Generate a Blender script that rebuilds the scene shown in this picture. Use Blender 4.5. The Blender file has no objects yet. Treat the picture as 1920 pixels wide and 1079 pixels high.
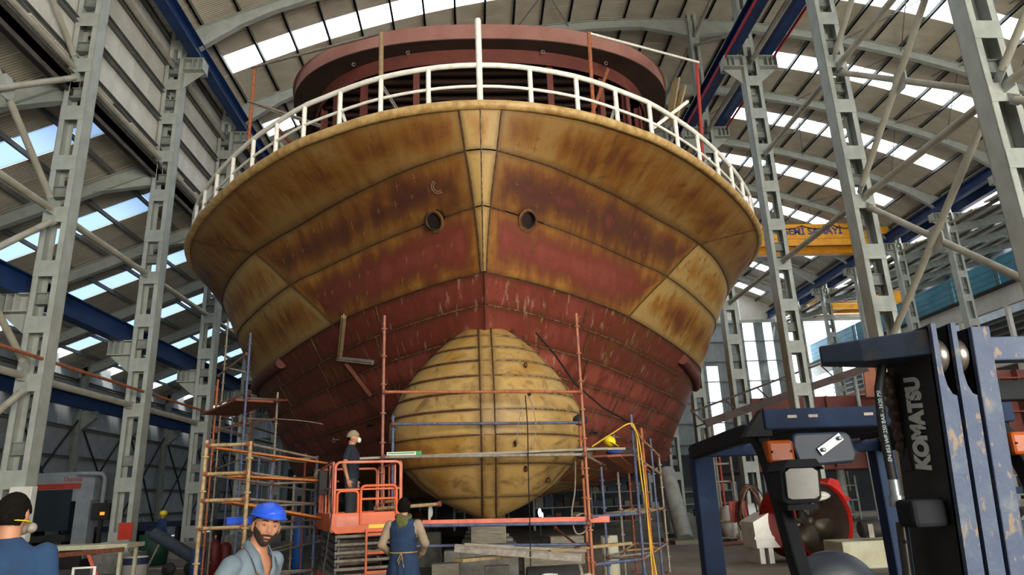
import bpy, bmesh, math, random
from mathutils import Vector, Matrix, noise
random.seed(7)
SC = bpy.context.scene
COL = SC.collection
PI = math.pi

# ------------------------------------------------------------ camera
CX, CY, F = 960.0, 539.5, 1311.0
def _cd(px, py): return Vector((px-CX, -(py-CY), -F)).normalized()
_Y = _cd(898, 938); _Z = _cd(790, -3800); _Z = (_Z-_Y*_Y.dot(_Z)).normalized(); _X = _Y.cross(_Z)
RC = Matrix((_X, _Y, _Z))
EYE = Vector((0, 0, 1.72))
cam_d = bpy.data.cameras.new('camera'); cam = bpy.data.objects.new('camera', cam_d); COL.objects.link(cam)
cam.matrix_world = Matrix.Translation(EYE) @ RC.to_4x4()
cam_d.sensor_fit = 'HORIZONTAL'; cam_d.sensor_width = 36; cam_d.lens = 36*F/1920
cam_d.clip_start = 0.05; cam_d.clip_end = 500
SC.camera = cam
def ray(px, py): return RC @ Vector((px-CX, -(py-CY), -F))
def aY(px, py, y): r = ray(px, py); return EYE + r*(y/r.y)
def aZ(px, py, z): r = ray(px, py); return EYE + r*((z-EYE.z)/r.z)
def aX(px, py, x): r = ray(px, py); return EYE + r*(x/r.x)

# ------------------------------------------------------------ light
SC.view_settings.view_transform = 'Standard'; SC.view_settings.look = 'None'
SC.view_settings.gamma = 1; SC.view_settings.exposure = 0.0; SC.view_settings.use_curve_mapping = False
W = bpy.data.worlds.new('sky'); SC.world = W; W.use_nodes = True
_n = W.node_tree.nodes; _bg = _n['Background']; _bg.inputs[0].default_value = (0.80, 0.90, 1.0, 1); _bg.inputs[1].default_value = 4.2
sd = bpy.data.lights.new('sun', 'SUN'); sd.energy = 9.0; sd.angle = math.radians(8); sd.color = (1, .95, .86)
so = bpy.data.objects.new('sun', sd); COL.objects.link(so); so.rotation_euler = (math.radians(28), math.radians(18), 0)
def area(name, loc, tgt, sx, sy, e, c):
    d = bpy.data.lights.new(name, 'AREA'); d.shape = 'RECTANGLE'; d.size = sx; d.size_y = sy; d.energy = e; d.color = c
    o = bpy.data.objects.new(name, d); COL.objects.link(o); o.location = loc
    o.rotation_euler = (Vector(tgt)-Vector(loc)).to_track_quat('-Z', 'Y').to_euler(); return o
area('daylight_from_open_shed_end', (11, -14.6, 4.4), (1, 16, 3), 17, 8, 9800, (1, .91, .77))

# ------------------------------------------------------------ materials
def lin(h):
    h = h.lstrip('#'); v = [int(h[i:i+2], 16)/255 for i in (0, 2, 4)]
    return tuple((c/12.92 if c <= .04045 else ((c+.055)/1.055)**2.4) for c in v)+(1,)
_M = {}
def M(name, c1, c2=None, scale=3., rough=.6, metal=0., bump=.15, lo=.4, hi=.65, c3=None, spec=.4, stretch=None, detail=6, emit=0):
    if name in _M: return _M[name]
    m = bpy.data.materials.new(name); m.use_nodes = True; t = m.node_tree; n = t.nodes; L = t.links
    b = n['Principled BSDF']; b.inputs['Roughness'].default_value = rough; b.inputs['Metallic'].default_value = metal
    b.inputs['Specular IOR Level'].default_value = spec
    c1 = lin(c1)
    if c2 is None: c2 = tuple(x*.8 for x in c1[:3])+(1,)
    else: c2 = lin(c2)
    tc = n.new('ShaderNodeTexCoord'); mp = n.new('ShaderNodeMapping'); L.new(tc.outputs['Object'], mp.inputs[0])
    if stretch: mp.inputs['Scale'].default_value = stretch
    nz = n.new('ShaderNodeTexNoise'); nz.inputs['Scale'].default_value = scale; nz.inputs['Detail'].default_value = detail; nz.inputs['Roughness'].default_value = .62
    L.new(mp.outputs[0], nz.inputs[0])
    cr = n.new('ShaderNodeValToRGB'); e = cr.color_ramp.elements
    e[0].position = lo; e[0].color = c1; e[1].position = hi; e[1].color = c2
    if c3: x = e.new(min(hi+.1, .98)); x.color = lin(c3)
    L.new(nz.outputs[0], cr.inputs[0]); L.new(cr.outputs[0], b.inputs['Base Color'])
    if bump:
        bp = n.new('ShaderNodeBump'); bp.inputs['Strength'].default_value = bump; bp.inputs['Distance'].default_value = .02
        L.new(nz.outputs[0], bp.inputs['Height']); L.new(bp.outputs[0], b.inputs['Normal'])
    if emit:
        b.inputs['Emission Color'].default_value = c1; b.inputs['Emission Strength'].default_value = emit
    _M[name] = m; return m

STEEL = M('painted steel', '#a9aea6', '#989d95', 2, .55, 0, .04)
STEELD = M('dusty galvanised steel', '#8d928c', '#767b76', 3, .6, 0, .05)
PURL = M('purlin steel', '#70736f', '#5d605c', 2, .6, 0, .05)
PIPE = M('grey pipe paint', '#a9a699', '#96927f', 2, .5, 0, .05)
BLUEST = M('dark blue crane steel', '#1c3a6c', '#152c55', 2, .5, 0, .05)
REDST = M('red paint', '#a83a30', '#8e2f26', 3, .5)
ORANGE = M('orange paint', '#e0632c', '#c9501f', 3, .5, 0, .05, .5, .75, '#a86a48')
RUST = M('rusty tube', '#7b4732', '#5e3426', 14, .75, 0, .3)
RUSTO = M('orange rusted tube', '#a8623c', '#844a2e', 12, .7, 0, .25)
TUBEB = M('blue scaffold tube', '#525a74', '#3a4260', 9, .55, 0, .2, .45, .62, '#86776a')
TUBEG = M('worn scaffold tube', '#8b8377', '#6e6459', 10, .55, 0, .2)
TUBEY = M('warm-lit weathered scaffold tube', '#a08a66', '#806844', 12, .6, 0, .25, .4, .6, '#79512c')  # yellowish light on the low tower's front tubes is painted into this tone
PINK = M('faded red beam', '#d1705a', '#c05640', 5, .6)
WOOD = M('scaffold plank wood', '#a08a68', '#7e6a4c', 4, .8, 0, .3, .35, .7, None, .2, (1, 8, 8))
WOODG = M('weathered grey wood', '#9d9788', '#7b7464', 4, .8, 0, .3, .35, .7, None, .2, (1, 8, 8))
WOODO = M('orange plank', '#c77b42', '#a35d2e', 4, .75, 0, .25, .35, .7, None, .2, (1, 8, 8))
WHITEP = M('white rail paint', '#eceae0', '#d9d5c6', 6, .35, 0, .05)
CONC = M('concrete', '#8a8880', '#6e6c64', 5, .9, 0, .3)
DARK = M('dark steel', '#2b2a29', '#1f1e1e', 5, .7)
BLACK = M('black', '#0c0c0d', '#101011', 3, .9, 0, 0)
WHITE = M('white enamel', '#dcdcd6', '#c7c7c0', 3, .5, 0, .02)
BEIGE = M('beige enamel', '#c5c2a6', '#adaa90', 3, .55, 0, .03)
YEL = M('crane yellow', '#e8a21c', '#d59115', 1.5, .5, 0, .02)
BRR = M('red primer on bridge', '#703a30', '#5a2f27', 1.5, .7, 0, .08, .35, .7, '#5e3d28')
FASC = M('mauve primer', '#93675c', '#86594f', 1.2, .7, 0, .05)
BRD = M('shaded brown primer', '#3f2a1f', '#2e211a', 1.6, .8, 0, .1, .35, .65, '#43241d')  # shade under the wheelhouse roof and inside it is put into this brown
WELD = M('weld bead', '#5b3c22', '#382414', 18, .7, .1, .5, .4, .6)
WELDL = M('pale weld bead', '#8a7650', '#4c2f22', 9, .6, .1, .5, .42, .58)
BLOCKR = M('red primed block', '#6f3a30', '#5c3028', 1.2, .7, 0, .1)
SKIN = M('skin', '#a8765a', '#9a684e', 8, .55, 0, .05, .4, .7)
HAIR = M('dark hair', '#0c0a08', '#14100d', 60, .9, 0, .5, spec=.1)
CLAD = M('wall cladding', '#dad8ce', '#c4c2b6', .8, .6, 0, .03, .35, .65)
CLADD = M('aisle cladding', '#a4a9ac', '#8a9093', .7, .6, 0, .03, .35, .65)

def corr(name, c1, c2, axis, freq, str_=.35):
    m = bpy.data.materials.new(name); m.use_nodes = True; n = m.node_tree.nodes; L = m.node_tree.links; b = n['Principled BSDF']
    b.inputs['Roughness'].default_value = .55; b.inputs['Specular IOR Level'].default_value = .3
    tc = n.new('ShaderNodeTexCoord'); w = n.new('ShaderNodeTexWave'); w.bands_direction = axis; w.inputs['Scale'].default_value = freq
    L.new(tc.outputs['Object'], w.inputs[0]); bp = n.new('ShaderNodeBump'); bp.inputs['Strength'].default_value = str_; bp.inputs['Distance'].default_value = .03
    L.new(w.outputs['Fac'], bp.inputs['Height']); L.new(bp.outputs[0], b.inputs['Normal'])
    z = n.new('ShaderNodeTexNoise'); z.inputs['Scale'].default_value = .9; L.new(tc.outputs['Object'], z.inputs[0])
    cr = n.new('ShaderNodeValToRGB'); cr.color_ramp.elements[0].position = .35; cr.color_ramp.elements[0].color = lin(c1)
    cr.color_ramp.elements[1].position = .7; cr.color_ramp.elements[1].color = lin(c2); L.new(z.outputs[0], cr.inputs[0]); L.new(cr.outputs[0], b.inputs['Base Color'])
    return m
ROOFM = corr('roof sheet', '#cdc5b4', '#b7ae9a', 'Y', 3.2)
ENDM = corr('end wall sheet', '#8f9797', '#7c8484', 'X', 1.6)

def translucent(name, col, mixv, rough=.3):
    m = bpy.data.materials.new(name); m.use_nodes = True; n = m.node_tree.nodes; L = m.node_tree.links
    n.remove(n['Principled BSDF']); out = n['Material Output']
    a = n.new('ShaderNodeBsdfTranslucent'); a.inputs[0].default_value = col
    b = n.new('ShaderNodeBsdfTransparent'); b.inputs[0].default_value = (.95, .98, 1, 1)
    x = n.new('ShaderNodeMixShader'); x.inputs[0].default_value = mixv
    L.new(a.outputs[0], x.inputs[1]); L.new(b.outputs[0], x.inputs[2]); L.new(x.outputs[0], out.inputs[0]); return m
SKYL = translucent('translucent roof sheet', (.96, .97, 1, 1), .10)
SKYB = translucent('blue tinted translucent sheet', (.30, .37, .46, 1), .10)
BLUEGL = M('blue glazing', '#5aa5bd', '#3f8ca8', .6, .25, 0, 0)

def hull_mat(name, redness, tint=1.0, bulb=False):
    m = bpy.data.materials.new(name); m.use_nodes = True; t = m.node_tree; n = t.nodes; L = t.links
    b = n['Principled BSDF']; b.inputs['Roughness'].default_value = .52; b.inputs['Specular IOR Level'].default_value = .35
    uv = n.new('ShaderNodeUVMap'); uv.uv_map = 'metres'; ed = n.new('ShaderNodeUVMap'); ed.uv_map = 'edge'
    geo = n.new('ShaderNodeNewGeometry')
    def math_(op, a, b_=None, clamp=False):
        x = n.new('ShaderNodeMath'); x.operation = op; x.use_clamp = clamp
        for i, v in enumerate((a, b_)):
            if v is None: continue
            if isinstance(v, (int, float)): x.inputs[i].default_value = v
            else: L.new(v, x.inputs[i])
        return x.outputs[0]
    def nz(vec, sc, det=5, sx=1, sy=1, sz=1, dist=0):
        mp = n.new('ShaderNodeMapping'); mp.inputs['Scale'].default_value = (sx, sy, sz); L.new(vec, mp.inputs[0])
        z = n.new('ShaderNodeTexNoise'); z.inputs['Scale'].default_value = sc; z.inputs['Detail'].default_value = det
        z.inputs['Roughness'].default_value = .6; z.inputs['Distortion'].default_value = dist
        L.new(mp.outputs[0], z.inputs[0]); return z.outputs[0]
    pos = geo.outputs['Position']
    big = nz(pos, .3, 4, 1, 1, 1, .8); mid = nz(pos, 1.6, 6, dist=.5)
    streak = nz(uv.outputs[0], 1.0, 6, 3.0, .55, 1, .3)
    fine = nz(pos, 9, 8)
    sep = n.new('ShaderNodeSeparateXYZ'); L.new(ed.outputs[0], sep.inputs[0])
    dmin = math_('MINIMUM', sep.outputs[0], sep.outputs[1])
    # burn: 1 at the seam, 0 half a metre away
    burn = math_('SUBTRACT', 1.0, math_('MULTIPLY', dmin, 2.0), True)
    f = math_('ADD', math_('MULTIPLY', math_('SUBTRACT', big, .5), 1.1), math_('MULTIPLY', math_('SUBTRACT', streak, .5), .75))
    f = math_('ADD', f, math_('MULTIPLY', math_('SUBTRACT', mid, .5), 1.5 if bulb else .6))
    f = math_('ADD', f, math_('MULTIPLY', burn, -.5 if redness < .9 else -.25))
    f = math_('ADD', f, redness)
    ramp = n.new('ShaderNodeValToRGB'); e = ramp.color_ramp.elements
    if bulb: cols = [(0, '#a98a52'), (.3, '#9c7636'), (.5, '#875e2a'), (.68, '#6f4420'), (.85, '#663424'), (1, '#864638')]
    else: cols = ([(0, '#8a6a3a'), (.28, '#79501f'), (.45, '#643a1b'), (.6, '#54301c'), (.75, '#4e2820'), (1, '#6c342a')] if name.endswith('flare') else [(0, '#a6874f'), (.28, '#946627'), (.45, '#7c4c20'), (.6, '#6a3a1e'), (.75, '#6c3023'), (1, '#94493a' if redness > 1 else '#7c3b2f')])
    e[0].position, e[0].color = 0, lin(cols[0][1]); e[1].position, e[1].color = 1, lin(cols[-1][1])
    for p, c in cols[1:-1]: x = e.new(p); x.color = lin(c)
    L.new(f, ramp.inputs[0])
    # dark brown stain patches and burnt line hugging the seam
    st = n.new('ShaderNodeMapRange'); st.inputs[1].default_value = .51 if bulb else .56; st.inputs[2].default_value = .70 if bulb else .74
    L.new(nz(pos, 2.3, 9, dist=.9), st.inputs[0])
    line = math_('SUBTRACT', 1.0, math_('MULTIPLY', dmin, 9 if not bulb else 14), True)
    line = math_('MULTIPLY', line, math_('ADD', math_('MULTIPLY', fine, 1.2), .1), True)
    dk = math_('MAXIMUM', math_('MULTIPLY', st.outputs[0], .7 if bulb else .55), math_('MULTIPLY', line, .9))
    mx = n.new('ShaderNodeMixRGB'); L.new(dk, mx.inputs[0]); L.new(ramp.outputs[0], mx.inputs[1]); mx.inputs[2].default_value = lin('#3c2413')
    # pale flecks where primer has flaked
    fl = n.new('ShaderNodeMapRange'); fl.inputs[1].default_value = .58 if .9 < redness else .70; fl.inputs[2].default_value = .72 if .9 < redness else .76
    L.new(nz(uv.outputs[0], 2.2, 9, 2.5, 1), fl.inputs[0])
    mx2 = n.new('ShaderNodeMixRGB'); L.new(math_('MULTIPLY', fl.outputs[0], .55 if redness > .9 or bulb else .25), mx2.inputs[0]); L.new(mx.outputs[0], mx2.inputs[1]); mx2.inputs[2].default_value = lin('#bda98c')
    L.new(mx2.outputs[0], b.inputs['Base Color'])
    bp = n.new('ShaderNodeBump'); bp.inputs['Strength'].default_value = .25; bp.inputs['Distance'].default_value = .03
    L.new(math_('ADD', mid, math_('MULTIPLY', fine, .2)), bp.inputs['Height']); L.new(bp.outputs[0], b.inputs['Normal'])
    return m
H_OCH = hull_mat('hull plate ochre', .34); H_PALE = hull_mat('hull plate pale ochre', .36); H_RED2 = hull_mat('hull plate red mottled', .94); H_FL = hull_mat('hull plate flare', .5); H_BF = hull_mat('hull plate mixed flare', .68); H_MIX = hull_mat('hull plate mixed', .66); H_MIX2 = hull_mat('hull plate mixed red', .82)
H_RED = hull_mat('hull plate red', 1.12); H_BULB = hull_mat('bulb plate', .33, bulb=True); H_BULBR = hull_mat('bulb plate red', .62, bulb=True)

# ------------------------------------------------------------ mesh helpers
class MB:
    def __init__(s): s.v = []; s.f = []; s.sm = []
    def add(s, vs, fs, smooth=False):
        o = len(s.v); s.v += [tuple(v) for v in vs]; s.f += [tuple(i+o for i in f) for f in fs]; s.sm += [smooth]*len(fs); return s
    def box(s, a, b, mat=None):
        (x0, y0, z0), (x1, y1, z1) = a, b
        vs = [Vector(p) for p in ((x0,y0,z0),(x1,y0,z0),(x1,y1,z0),(x0,y1,z0),(x0,y0,z1),(x1,y0,z1),(x1,y1,z1),(x0,y1,z1))]
        if mat: vs = [mat @ v for v in vs]
        return s.add(vs, [(0,3,2,1),(4,5,6,7),(0,1,5,4),(1,2,6,5),(2,3,7,6),(3,0,4,7)])
    def cbox(s, c, d, mat=None):
        return s.box([c[i]-d[i]/2 for i in range(3)], [c[i]+d[i]/2 for i in range(3)], mat)
    def beam(s, p, q, w, h, up=(0, 0, 1)):
        p, q = Vector(p), Vector(q); d = (q-p); l = d.length; d.normalize(); up = Vector(up)
        if abs(d.dot(up)) > .98: up = Vector((0, 1, 0))
        r = d.cross(up).normalized(); u = r.cross(d)
        m = Matrix((r, d, u)).transposed().to_4x4(); m.translation = p
        return s.box((-w/2, 0, -h/2), (w/2, l, h/2), m)
    def ibeam(s, p, q, w, h, t=.02, up=(0, 0, 1)):
        p, q = Vector(p), Vector(q); d = (q-p); l = d.length; d.normalize(); up = Vector(up)
        if abs(d.dot(up)) > .98: up = Vector((0, 1, 0))
        r = d.cross(up).normalized(); u = r.cross(d)
        m = Matrix((r, d, u)).transposed().to_4x4(); m.translation = p
        s.box((-w/2, 0, -h/2), (w/2, l, -h/2+t), m); s.box((-w/2, 0, h/2-t), (w/2, l, h/2), m); return s.box((-t/2, 0, -h/2+t), (t/2, l, h/2-t), m)
    def tube(s, pts, r, n=8, caps=True, closed=False):
        pts = [Vector(p) for p in pts]; rr = r if isinstance(r, (list, tuple)) else [r]*len(pts)
        rings = []; prev = None
        for i, p in enumerate(pts):
            if closed: t = pts[(i+1) % len(pts)]-pts[i-1]
            else: t = pts[min(i+1, len(pts)-1)]-pts[max(i-1, 0)]
            t.normalize()
            if prev is None:
                a = Vector((0, 0, 1)) if abs(t.z) < .9 else Vector((1, 0, 0)); u = t.cross(a).normalized()
            else:
                u = (prev-t*prev.dot(t))
                u = u.normalized() if u.length > 1e-6 else t.orthogonal().normalized()
            prev = u; w = t.cross(u)
            rings.append([p+(u*math.cos(2*PI*k/n)+w*math.sin(2*PI*k/n))*rr[i] for k in range(n)])
        vs = [v for R in rings for v in R]; fs = []
        m = len(rings)
        for i in range(m if closed else m-1):
            for k in range(n):
                a = i*n+k; b = i*n+(k+1) % n; c = ((i+1) % m)*n+(k+1) % n; d = ((i+1) % m)*n+k; fs.append((a, b, c, d))
        s.add(vs, fs, True)
        if caps and not closed: s.add(rings[0], [tuple(reversed(range(n)))]); s.add(rings[-1], [tuple(range(n))])
        return s
    def lathe(s, prof, c=(0, 0, 0), axis='Z', n=24, mat=None):
        vs = []; 
        for (r, h) in prof:
            for k in range(n):
                a = 2*PI*k/n; x, y = r*math.cos(a), r*math.sin(a)
                v = Vector((x, y, h)) if axis == 'Z' else (Vector((x, h, y)) if axis == 'Y' else Vector((h, x, y)))
                if mat: v = mat @ v
                vs.append(v+Vector(c))
        fs = [(i*n+k, i*n+(k+1) % n, (i+1)*n+(k+1) % n, (i+1)*n+k) for i in range(len(prof)-1) for k in range(n)]
        return s.add(vs, fs, True)
    def ell(s, c, r, n=12, m=8, mat=None):
        vs = []; fs = []
        for i in range(m+1):
            th = PI*i/m
            for k in range(n):
                ph = 2*PI*k/n; v = Vector((r[0]*math.sin(th)*math.cos(ph), r[1]*math.sin(th)*math.sin(ph), r[2]*math.cos(th)))
                if mat: v = mat @ v
                vs.append(v+Vector(c))
        for i in range(m):
            for k in range(n): fs.append((i*n+k, (i+1)*n+k, (i+1)*n+(k+1) % n, i*n+(k+1) % n))
        return s.add(vs, fs, True)
    def prism(s, poly, a, b, axis='Y'):
        def mk(p, h): return (p[0], h, p[1]) if axis == 'Y' else ((h, p[0], p[1]) if axis == 'X' else (p[0], p[1], h))
        n = len(poly); vs = [mk(p, a) for p in poly]+[mk(p, b) for p in poly]
        fs = [tuple(range(n)), tuple(reversed(range(n, 2*n)))]+[(i, i+n, (i+1) % n+n, (i+1) % n) for i in range(n)]
        return s.add(vs, fs)
    def mesh(s, name='m'):
        me = bpy.data.meshes.new(name); me.from_pydata(s.v, [], s.f); me.polygons.foreach_set('use_smooth', s.sm); me.update()
        bm = bmesh.new(); bm.from_mesh(me); bmesh.ops.recalc_face_normals(bm, faces=bm.faces); bm.to_mesh(me); bm.free(); return me
def link(name, me, m, parent=None, loc=None):
    o = bpy.data.objects.new(name, me); COL.objects.link(o)
    if m and isinstance(me, bpy.types.Mesh) and not me.materials: me.materials.append(m)
    if parent: o.parent = parent
    if loc is not None: o.location = loc
    return o
def obj(name, mb, m, parent=None, label=None, bevel=0):
    o = link(name, mb.mesh(name), m, parent)
    if label: o['label'] = label
    if bevel:
        b = o.modifiers.new('bevel', 'BEVEL'); b.width = bevel; b.segments = 2; b.limit_method = 'ANGLE'
    return o
def tag(o, label, cat, group=None, kind=None):
    if label: o['label'] = label
    if cat: o['category'] = cat
    if group: o['group'] = group
    if kind: o['kind'] = kind
    return o
def thing(name, label, cat, loc=(0, 0, 0), rz=0, group=None):
    o = bpy.data.objects.new(name, None); o.empty_display_size = .2; COL.objects.link(o); o.location = loc; o.rotation_euler = (0, 0, rz)
    return tag(o, label, cat, group)
def struct(name, mb, m, parent=None):
    o = obj(name, mb, m, parent)
    if not parent: o['kind'] = 'structure'
    return o
def text(name, s, m, parent, mw, size, ext=.002, xs=1, off=0):
    c = bpy.data.curves.new(name, 'FONT'); c.body = s; c.size = size; c.extrude = ext; c.align_x = 'CENTER'; c.align_y = 'CENTER'; c.offset = off
    q = bpy.data.objects.new('tmp', c); COL.objects.link(q); dg = bpy.context.evaluated_depsgraph_get(); dg.update()
    me = bpy.data.meshes.new_from_object(q.evaluated_get(dg), depsgraph=dg); bpy.data.objects.remove(q); me.materials.clear(); me.materials.append(m)
    o = bpy.data.objects.new(name, me); COL.objects.link(o); o.parent = parent; o.matrix_local = mw @ Matrix.Diagonal((xs, 1, 1, 1)); return o
def frame(loc, xa, ya):
    xa = Vector(xa).normalized(); ya = Vector(ya).normalized(); za = xa.cross(ya)
    m = Matrix((xa, ya, za)).transposed().to_4x4(); m.translation = Vector(loc); return m
#SECTION
# ============================================================ SHED
BAY = 5.6; Y0 = 12.6; YP = [Y0+BAY*k for k in range(-5, 10)]       # frame planes
XL, XR, XT = -11.2, 11.2, 30.6
fl = struct('floor', MB().box((-26, -16, -.3), (46, 75, 0)), None)
fm = M('concrete floor', '#7f786a', '#5c564b', .35, .85, 0, .12, .35, .65, '#8c8676'); fl.data.materials.append(fm)
def roofz(x): return 24.75-.0118*(x-9.5)**2
# main roof
ceil = bpy.data.objects.new('ceiling', None); COL.objects.link(ceil); ceil['kind'] = 'structure'
PUR = [-10.4+1.4*k for k in range(30)]
def arc(x0, x1, y0, y1, th, n=14, dz=0):
    mb = MB(); vs = []
    for i in range(n+1):
        x = x0+(x1-x0)*i/n; z = roofz(x)+dz
        vs += [(x, y0, z), (x, y1, z), (x, y1, z+th), (x, y0, z+th)]
    fs = []
    for i in range(n):
        a = i*4; fs += [(a, a+4, a+5, a+1), (a+3, a+2, a+6, a+7), (a, a+3, a+7, a+4), (a+1, a+5, a+6, a+2)]
    fs += [(0, 1, 2, 3), (n*4, n*4+3, n*4+2, n*4+1)]
    return mb.add(vs, fs)
NB = 11
SW = .62
_share = {}
def shared(key, fn):
    if key not in _share: _share[key] = fn()
    return _share[key]
for k in range(-5, NB-1):
    yb = Y0+BAY*k; mid = yb+BAY/2
    w = (BAY/2-SW)/2
    for j, ya in enumerate((yb, yb+w, mid+SW, mid+SW+w)):
        link('roof_panel', shared(('rp', w), lambda: arc(-11.7, 31, 0.01, w-.01, .1, 30).mesh('roof_panel')), ROOFM, ceil, (0, ya, 0))
    for a, b in ((-11.7, PUR[0]), (PUR[9], PUR[19]), (PUR[28], 31)):
        link('roof_panel', shared(('rq', a), lambda: arc(a, b, 0.01, 2*SW-.01, .1, 8).mesh('roof_panel')), ROOFM, ceil, (0, mid-SW, 0))
    if k < -2: continue
    for i in list(range(0, 9))+list(range(19, 28)):
        link('skylight', shared(('sk', i), lambda: arc(PUR[i]+.02, PUR[i+1]-.02, 0.02, 2*SW-.02, .03, 1, .02).mesh('skylight')), SKYL, ceil, (0, mid-SW, 0))
for x in PUR:
    z = roofz(x)
    obj('purlin', MB().box((x-.035, YP[0], z-.2), (x+.035, Y0+BAY*(NB-1), z)).box((x-.035, YP[0], z-.2), (x+.06, Y0+BAY*(NB-1), z-.18)), PURL, ceil)
def rafter_mesh():
    mb = MB(); n = 36
    def band(y0, y1, f0, f1, xa=XL, xb=XT):
        vs = []; fs = []
        for i in range(n+1):
            x = xa+(xb-xa)*i/n
            vs += [(x, y0, roofz(x)-.2-f1(x)), (x, y1, roofz(x)-.2-f1(x)), (x, y1, roofz(x)-.2-f0(x)), (x, y0, roofz(x)-.2-f0(x))]
        for i in range(n):
            a = i*4; fs += [(a, a+4, a+5, a+1), (a+3, a+2, a+6, a+7), (a, a+3, a+7, a+4), (a+1, a+5, a+6, a+2)]
        fs += [(0, 1, 2, 3), (n*4, n*4+3, n*4+2, n*4+1)]; mb.add(vs, fs)
    dep = lambda x: .5+.75*max(0, 1-abs(x-XL)/2.8)+.55*max(0, 1-abs(x-XR)/2.6)+.6*max(0, 1-abs(x-XT)/2.6)
    band(-.01, .01, lambda x: 0, dep); band(-.12, .12, lambda x: 0, lambda x: .025)
    band(-.12, .12, lambda x: dep(x)-.025, dep)
    return mb
rm = rafter_mesh().mesh('rafter')
for k in range(-2, NB-1): link('rafter', rm, STEEL, ceil, (0, Y0+BAY*k, 0))
# thin wind bracing rods under the purlins
for k in range(2, 8):
    y = Y0+BAY*k
    for x in (2.2, 13.4, 19, 24.6):
        for (xa, ya, xb, yb) in ((x, y, x+2.8, y+BAY), (x+2.8, y, x, y+BAY)):
            obj('tie_rod', MB().tube([(xa, ya, roofz(xa)-.35), (xb, yb, roofz(xb)-.35)], .022, 5), PURL, ceil)
for k in range(0, 9):
    y = Y0+BAY*k
    for x in (-4, 4, 17, 24):
        obj('knee_brace', MB().tube([(x, y, roofz(x)-.6), (x+.2, y+1.4, roofz(x)-.2)], .03, 5), PURL, ceil)
# left aisle roof
aroof = bpy.data.objects.new('ceiling.001', None); COL.objects.link(aroof); aroof['kind'] = 'structure'
def az(x): return 14.45+.40*(x-XL)
AX0, AX1 = -22.6, -11.45
APUR = [-11.6-1.42*i for i in range(8)]
def slab(x0, x1, y0, y1, th, f, dz=0):
    return MB().add([(x0, y0, f(x0)+dz), (x1, y0, f(x1)+dz), (x1, y1, f(x1)+dz), (x0, y1, f(x0)+dz), (x0, y0, f(x0)+dz+th), (x1, y0, f(x1)+dz+th), (x1, y1, f(x1)+dz+th), (x0, y1, f(x0)+dz+th)],
                    [(0,3,2,1),(4,5,6,7),(0,1,5,4),(1,2,6,5),(2,3,7,6),(3,0,4,7)])
for k in range(-5, NB-1):
    yb = Y0+BAY*k; mid = yb+BAY/2; w = (BAY/2-SW)/2
    for ya in (yb, yb+w, mid+SW, mid+SW+w):
        link('roof_panel', shared('ap', lambda: slab(AX0, AX1, .01, w-.01, .1, az).mesh('roof_panel')), ROOFM, aroof, (0, ya, 0))
    for i in range(7):
        link('skylight', shared(('as', i), lambda: slab(APUR[i+1]+.02, APUR[i]-.02, .02, 2*SW-.02, .03, az).mesh('skylight')), SKYB, aroof, (0, mid-SW, 0))
    link('rafter', shared('ar', lambda: MB().add([(AX0, -.01, az(AX0)-.75), (AX0, -.01, az(AX0)-.2), (XL-.3, -.01, az(XL-.3)-.2), (XL-.3, -.01, az(XL)-1.35), (-13.6, -.01, az(-13.6)-.65),
         (AX0, .01, az(AX0)-.75), (AX0, .01, az(AX0)-.2), (XL-.3, .01, az(XL-.3)-.2), (XL-.3, .01, az(XL)-1.35), (-13.6, .01, az(-13.6)-.65)], [(0,1,2,3,4), (9,8,7,6,5), (0,4,9,5), (4,3,8,9), (3,2,7,8), (2,1,6,7), (1,0,5,6)])
         .beam((AX0, 0, az(AX0)-.74), (XL-.3, 0, az(XL-.3)-.72), .24, .025).beam((-13.6, 0, az(-13.6)-.65), (XL-.3, 0, az(XL)-1.35), .24, .025).beam((AX0, 0, az(AX0)-.22), (XL-.3, 0, az(XL-.3)-.22), .24, .025).mesh('rafter')), STEEL, aroof, (0, yb, 0))
for x in APUR:
    obj('purlin', MB().box((x-.04, YP[0], az(x)-.2), (x+.04, Y0+BAY*(NB-1), az(x)-.02)), PURL, aroof)
# walls
def panel_wall(name, x, y0, y1, z0, z1, step, m, girts, gm, face=1):
    r = bpy.data.objects.new(name, None); COL.objects.link(r); r['kind'] = 'structure'
    n = int((y1-y0)/step); me = MB().box((-.04, .012, z0), (.04, step-.012, z1)).mesh('wall_panel')
    for i in range(n): link('wall_panel', me, m, r, (x+random.uniform(-.006, .006), y0+i*step, 0))
    obj('backing', MB().box((x-.09, y0, z0), (x-.05, y1, z1)) if face > 0 else MB().box((x+.05, y0, z0), (x+.09, y1, z1)), DARK, r)
    for z in girts: obj('girt', MB().box((x+face*.05, y0, z-.09), (x+face*.2, y1, z-.07)).box((x+face*.05, y0, z+.07), (x+face*.2, y1, z+.09)).box((x+face*.05, y0, z-.09), (x+face*.07, y1, z+.09)), gm, r)
    return r
panel_wall('wall_left', -11.62, -15.4, 69, 13.75, 19.6, 1.12, CLAD, [14.5, 15.7, 16.9, 18.1, 19.2], PURL)
g = struct('trim_1', MB().box((-11.75, 0, 13.45), (-11.4, 69, 13.75)).box((-11.45, 0, 13.3), (-11.4, 69, 13.9)), M('gutter', '#4a4540', '#3a3632', 2, .6))
panel_wall('wall_left_aisle', -22.6, -15.4, 69, .1, 10.2, 1.4, CLADD, [1.6, 3.2, 4.8, 6.4, 9], PURL)
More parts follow.
